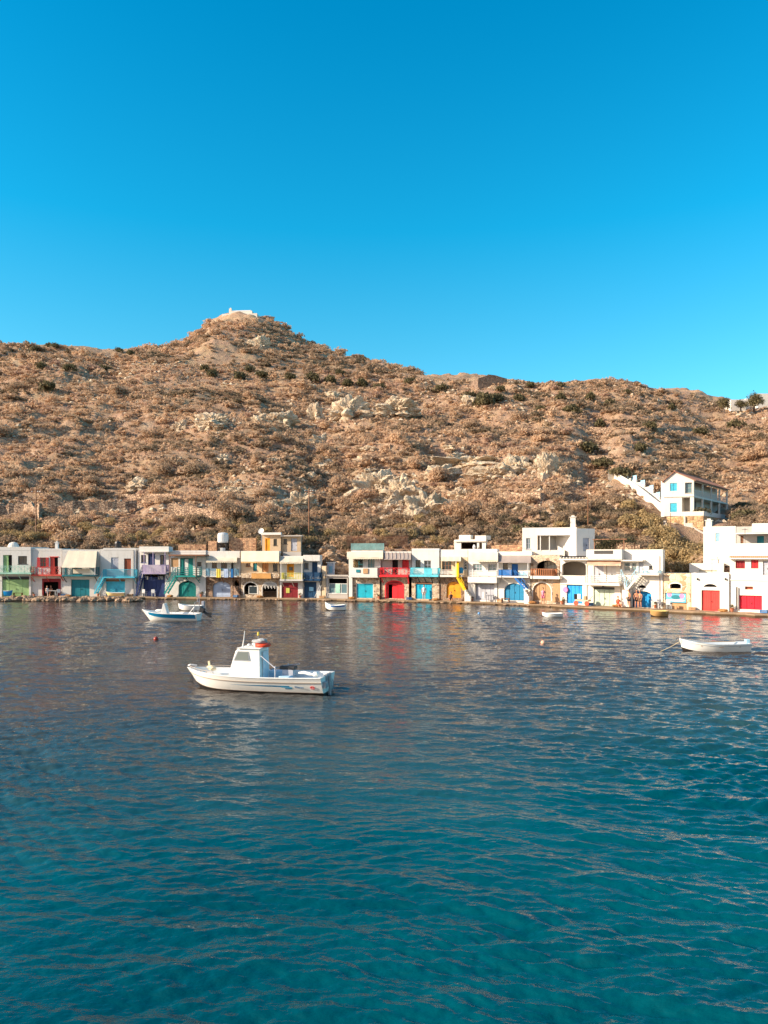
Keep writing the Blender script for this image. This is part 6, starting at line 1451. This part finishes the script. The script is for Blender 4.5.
m = MB(); m.box(-L_/2-.06,-L_/2+.16,-.16,.16,.4,.72); m.box(-L_/2-.12,-L_/2-.02,-.05,.05,-.1,.5); m.build('outboard_motor', gel('light_blue_cowl', rgb(160,200,216)), t, .03)
m = MB(); m.tube([(L_/2-.06,0,.70),(L_/2-.04,0,.86)], .03, 6); m.build('bow_post', BEIG, t); m = MB(); m.tube([(-1.4,-.5,.54),(1.2,.3,.56)], .025, 6); m.build('oar', WOODL, t)
for side in (1, -1): strip(pt, 0, .97, lambda s: .86, lambda s: .89, side, .02, gel('blue_grey_strake', rgb(150,160,170)), 'rub_rail', t)
t, S_, pt, L_ = dinghy(178, 203, 610.5, 178, 'small white dinghy moored behind the speedboat', 1.4, .7, .5, .5, thw=2)
m = MB(); m.box(-L_/2-.15,-L_/2+.1,-.15,.15,.45,.95); m.bar((-L_/2-.1,0,.5),(-L_/2-.15,0,-.1),.1); m.build('outboard_motor', LGREY, t, .03); m = MB(); m.tube([(-.9,0,.3),(-.9,0,1.5)], .03, 6); m.build('short_mast', GREYM, t)
t, S_, pt, L_ = dinghy(325, 345.5, 610.5, 178, 'small white dinghy with blue trim near the quay in the middle', 1.4, .85, .52, .6, thw=2, fm=BLUE)
for side in (1, -1): strip(pt, .03, .7, lambda s: .8, lambda s: .97, side, .012, BLUE, 'side_band', t)
dinghy(542, 562, 617, 178, 'tiny flat white skiff close to the quay', 1.2, .42, .32, .34, thw=2)
t, S_, pt, L_ = dinghy(650, 667, 616.5, 178, 'short brown and yellow wooden boat tied up by the blue arched doorway', 1.3, .6, .5, .5, hull=gel('brown_varnish', rgb(176,136,84), .4), rail=gel('yellow_rail', rgb(222,196,120)), thw=1)
# boat pulled up in front of the cyan boathouse
q, r_ = quay_pt(115, 1.2); t, S_, pt = boat(q+Vector((0,0,.15)), r_+math.pi, 'cream rowing boat pulled up on the quay under the cyan doors', 2.4, 1.0, .5, .34, .34, gel('cream_hull', rgb(232,206,150)), 'rowing boat', .1, .3, 'rowing_boat', keel=-.1, boot=gel('cream_hull', rgb(232,206,150)))
# kayak by the green doors
q, r_ = quay_pt(8.5, .9); t, S_, pt = boat(q+Vector((0,0,.32)), r_, 'bright blue small dinghy standing in front of the pale green doors', 1.1, .75, .5, .38, .42, gel('bright_blue_hull', rgb(0,130,196)), 'dinghy', .1, .3, 'dinghy', keel=-.28, boot=gel('bright_blue_hull', rgb(0,130,196)))
# buoys
def buoy(px_, py_, r_, mat, lab):
    Y = CH*F/(py_-HY); t = empty('buoy', (wx(px_, Y), Y, r_*.35), 0, lab, 'buoy'); m = MB(); m.ball((0,0,0), r_, 3); m.build('float', mat, t, smooth=True); m = MB(); m.tube([(0,0,r_*.9),(0,0,r_*1.35)], r_*.15, 6); m.build('ring', DARKM, t)
buoy(156, 640, .16, gel('dull_red_float', rgb(150,50,36)), 'small dull red buoy floating left of the fishing boat'); buoy(543, 643.5, .15, gel('pale_orange_float', rgb(222,170,140)), 'pale orange buoy in the open water to the right')
buoy(479, 614, .13, gel('white_blue_float', rgb(110,160,210)), 'small blue buoy near the quay in front of the white boathouse')

# ================================================================ furniture on the quay
def place(o, px_, out, dz=0, rz=0):
    q, r_ = quay_pt(px_, out); o.location = q+Vector((0,0,dz)); o.rotation_euler = (0,0,r_+rz); return o
def chair(px_, out, mat, label, rz=0, grp=None):
    t = empty('chair', (0,0,0), 0, label, 'chair', grp); place(t, px_, out, 0, rz)
    MB().box(-.22,.22,-.22,.22,.43,.47).build('seat', mat, t, .01); MB().box(-.22,.22,.2,.24,.5,.92).build('backrest', mat, t, .02)
    for a in (-.19,.19):
        for b in (-.19,.19): MB().tube([(a,b,0),(a*.95,b*.95,.43)], .02, 6).build('leg', mat, t)
    m = MB(); [m.box(a-.02, a+.02, -.2, .2, .62, .66) for a in (-.24,.24)]; m.build('armrest', mat, t)
def table(px_, out, mat, label, w_=.8):
    t = empty('table', (0,0,0), 0, label, 'table'); place(t, px_, out); MB().box(-w_/2,w_/2,-.35,.35,.70,.74).build('tabletop', mat, t, .01)
    for a in (-w_/2+.06,w_/2-.06):
        for b in (-.3,.3): MB().box(a-.025,a+.025,b-.025,b+.025,0,.70).build('leg', mat, t)
PLW = paint('white_plastic', rgb(226,224,220), .4); PLG = paint('grey_plastic', rgb(110,110,116), .5)
chair(144.5, .5, PLW, 'white plastic chair at the left by the navy doors', 3.0); chair(153.5, .5, PLW, 'white plastic chair at the right by the navy doors', 3.3)
table(52.5, .4, PLW, 'white table in front of the red doorway', 1.1); chair(58.5, .3, PLW, 'white chair right of the table at the red doorway', 3.6)
def bench(px_, out, mat, label, w_=1.2):
    t = empty('bench', (0,0,0), 0, label, 'bench'); place(t, px_, out); MB().box(-w_/2,w_/2,-.18,.18,.40,.45).build('seat', mat, t, .01)
    for a in (-w_/2+.08,w_/2-.08): MB().box(a-.03,a+.03,-.15,.15,0,.40).build('leg', mat, t)
bench(18, .5, WOODB, 'low brown bench in front of the pale green doors'); table(490, .5, PLG, 'small dark table by the grey doors of the white boathouse', .7); bench(505.5, .6, WOODB, 'low bench left of the teal blue arch', 1.0); table(656, .5, PLW, 'small white table right of the blue arched doorway', .8)
chair(660, .6, PLG, 'dark chair beside the small white table', 3.1); chair(669, .6, PLW, 'white chair in front of the stone boathouse with the mural', 3.1)
t = empty('rolling_dinghy_cart', (0,0,0), 0, 'low cream beach cart with wheels in front of the celadon doors', 'cart'); place(t, 583, 1.1)
MB().box(-.75,.75,-.35,.35,.45,.62).build('tray', BEIGE, t, .03); [MB().tube([(a,-.42,.26),(a,-.34,.26)], .25, 16).build('wheel', ORED, t) for a in (-.6,.6)]; MB().tube([(.7,0,.6),(1.1,0,1.05)], .03, 6).build('handle', WOODL, t); MB().box(.15,.45,-.2,.2,.622,1.0).build('bucket', WOODL, t, .03)
t = empty('float_stack', (0,0,0), 0, 'pink round float hung on the wall left of the blue doors', 'float'); place(t, 565.5, .12, 1.55); MB().tube([(0,-.1,0),(0,.02,0)], [.28,.32], 18).build('float', PINK, t)
# ================================================================ people
SKIN = paint('tanned_skin', rgb(196,138,104), .6, .05, 0)
def person(px_, out, pose, label, shorts, hair=None, top=None, rz=0, dz=0, H=1.72, seat=.45, skirt=False):
    t = empty('person', (0,0,0), 0, label, 'person'); place(t, px_, out, dz, rz)
    hip = .94*H/1.72 if pose == 'stand' else seat+.08; k = H/1.72
    V = []; E = []; Rr = []
    def add(p, r, par=None): V.append(p); Rr.append(r); i = len(V)-1; (E.append((par, i)) if par is not None else None); return i
    pel = add((0,0,hip), .135); ab = add((0,0,hip+.2*k), .12, pel); ch = add((0,.01,hip+.40*k), .14, ab); nk = add((0,0,hip+.55*k), .055, ch); add((0,-.02,hip+.62*k), .055, nk)
    for s_ in (-1,1):
        hp = add((s_*.09,0,hip-.05), .095, pel)
        if pose == 'stand': kn = add((s_*.11,-.03+.02*s_,hip*.52), .06, hp); an = add((s_*.12,.02,.09), .042, kn); add((s_*.13,-.12,.03), .035, an)
        else: kn = add((s_*.14,-.42,hip+.0), .062, hp); an = add((s_*.13,-.44,.09), .042, kn); add((s_*.13,-.58,.03), .035, an)
        sh = add((s_*.18,.0,hip+.46*k), .06, ch); elb = add((s_*.25,-.02 if pose=='stand' else -.1,hip+.2*k), .04, sh); wr = add((s_*.24,-.14 if pose=='stand' else -.32,hip+.0*k+.02), .028, elb); pm = add((s_*.235,-.19 if pose=='stand' else -.38,hip-.05*k+.02), .03, wr)
        for f_ in range(5): fx_ = (f_-2)*.018; add((s_*.235+fx_*1.2, (-.24 if pose=='stand' else -.45)+abs(f_-2)*.008, hip-.12*k+.02+(.03 if f_ == 0 else 0)), .0095, pm)
    me = bpy.data.meshes.new('body'); me.from_pydata(V, E, []); o = bpy.data.objects.new('body', me); col.objects.link(o); o.parent = t
    md = o.modifiers.new('s', 'SKIN'); me.skin_vertices[0].data[0].use_root = True
    for i, r_ in enumerate(Rr): me.skin_vertices[0].data[i].radius = (r_, r_*(.75 if i in (0,1,2) else 1))
    o.modifiers.new('u', 'SUBSURF').levels = 1; dg = bpy.context.evaluated_depsgraph_get(); mesh = bpy.data.meshes.new_from_object(o.evaluated_get(dg)); mesh.materials.clear(); mesh.materials.append(SKIN); o.modifiers.clear(); o.data = mesh
    bm = bmesh.new(); bm.from_mesh(mesh); hz = hip+.74*k          # head joined into the body mesh
    r0 = bmesh.ops.create_icosphere(bm, subdivisions=3, radius=1)
    for v in r0['verts']:
        c = v.co.copy(); v.co = Vector((c.x*.078*(1-.15*max(0,-c.z)), -.02+c.y*.098-(.03*max(0,1-((c.x/.25)**2+((c.z+.1)/.3)**2)) if c.y < 0 else 0), hz+c.z*.118))
    for s_ in (-1,1):
        r0 = bmesh.ops.create_icosphere(bm, subdivisions=1, radius=.025)
        for v in r0['verts']: v.co = Vector((s_*.08+v.co.x*.4, v.co.y, hz+v.co.z*1.2))
    for f in bm.faces: f.smooth = True
    bm.to_mesh(mesh); bm.free()
    m = MB(); [m.ball((s_*.03,-.105,hz+.015), .011, 1) for s_ in (-1,1)]; m.build('eyes', DARK, t); MB().box(-.025,.025,-.116,-.106,hz-.058,hz-.05).build('mouth', DKRED, t)
    m = MB(); m.ball((0,.008,hz+.03), .1, 3, (.9,1.05,1.08), .05, 2); hm = m.build('hair', hair or paint('dark_hair', rgb(54,36,28), .7), t)
    bm = bmesh.new(); bm.from_mesh(hm.data); bmesh.ops.delete(bm, geom=[v for v in bm.verts if v.co.y < -.05 and v.co.z < hz+.06 or v.co.z < hz-.08], context='VERTS'); bm.to_mesh(hm.data); bm.free()
    m = MB()          # shorts hugging the hips
    m.lathe([(.155,hip-.06),(.16,hip+.02),(.15,hip+.12)], (0,0,0), 14)
    if pose == 'stand': [m.tube([(s_*.085,0,hip-.02),(s_*.10,-.01,hip-.30)], [.115,.105], 12) for s_ in (-1,1)]
    else: [m.tube([(s_*.085,.02,hip-.02),(s_*.12,-.30,hip+.01)], [.12,.095], 12) for s_ in (-1,1)]
    m.build('shorts', shorts, t, smooth=True)
    if top: m = MB(); m.lathe([(.15,hip+.08),(.15,hip+.2*k),(.185,hip+.36*k),(.19,hip+.45*k),(.07,hip+.54*k)], (0,0,0), 14); o = m.build('shirt', top, t, smooth=True)
    return t
CL = lambda n, *c: paint(n, rgb(*c), .9, .05, 0)
person(47, .3, 'sit', 'person in a white shirt sitting left of the table at the red doorway', CL('blue_shorts',60,80,120), top=CL('white_shirt',226,220,214), rz=.9); person(51, -.3, 'sit', 'person with a dark top sitting behind the table at the red doorway', CL('black_shorts',40,40,46), top=CL('brown_shirt',120,84,70), rz=-.3)
person(424, .5, 'stand', 'person in a pale shirt standing before the turquoise doors', CL('pale_shorts',214,190,180), top=CL('pale_shirt',222,216,222), rz=.2)
person(451, .9, 'sit', 'person in a dark top sitting on the quay edge by the orange doors', CL('dark_shorts',60,40,44), top=CL('dark_shirt',60,36,40), rz=.2, seat=.12, dz=.0)
person(543, 1.4, 'stand', 'person in pink standing before the arched wooden door', CL('pink_shorts',230,130,150), top=CL('pink_shirt',240,150,170), rz=.3)
person(629, .9, 'stand', 'person in black swimwear standing left of the blue arched doorway', CL('black_swim',40,36,40), top=None, rz=-.5); person(636.5, .7, 'stand', 'person with dark shorts standing nearest the centre of the blue arched doorway', CL('dark_swim',60,44,44), rz=.5); person(640, .9, 'stand', 'bare chested person standing rightmost in front of the blue arched doorway', CL('brown_swim',120,90,70), rz=-.2, H=1.66)
person(618, 1.2, 'sit', 'person in orange sitting on the quay right of the celadon doors', CL('orange_shorts',230,110,70), top=CL('orange_shirt',232,110,80), rz=.8, seat=.2)

RP = gel('rope', rgb(196,176,140), .9)
def rope(p, q, sag, lab):
    m = MB(); p = Vector(p); q = Vector(q); m.tube([p.lerp(q, k/12)+Vector((0,0,-sag*4*(k/12)*(1-k/12))) for k in range(13)], .018, 6); tag(m.build('mooring_rope', RP, None), lab, 'rope')
P, L_ = far(680, 747, 651.5); rope(P+Vector((-L_/2+.1,0,.65)), P+Vector((-L_/2-1.0,.4,-.05)), .05, 'mooring rope at the bow of the right rowing boat'); rope(P+Vector((L_/2,0,.4)), P+Vector((L_/2+3.2,.8,-.05)), .1, 'mooring rope trailing right from the stern of the right rowing boat')
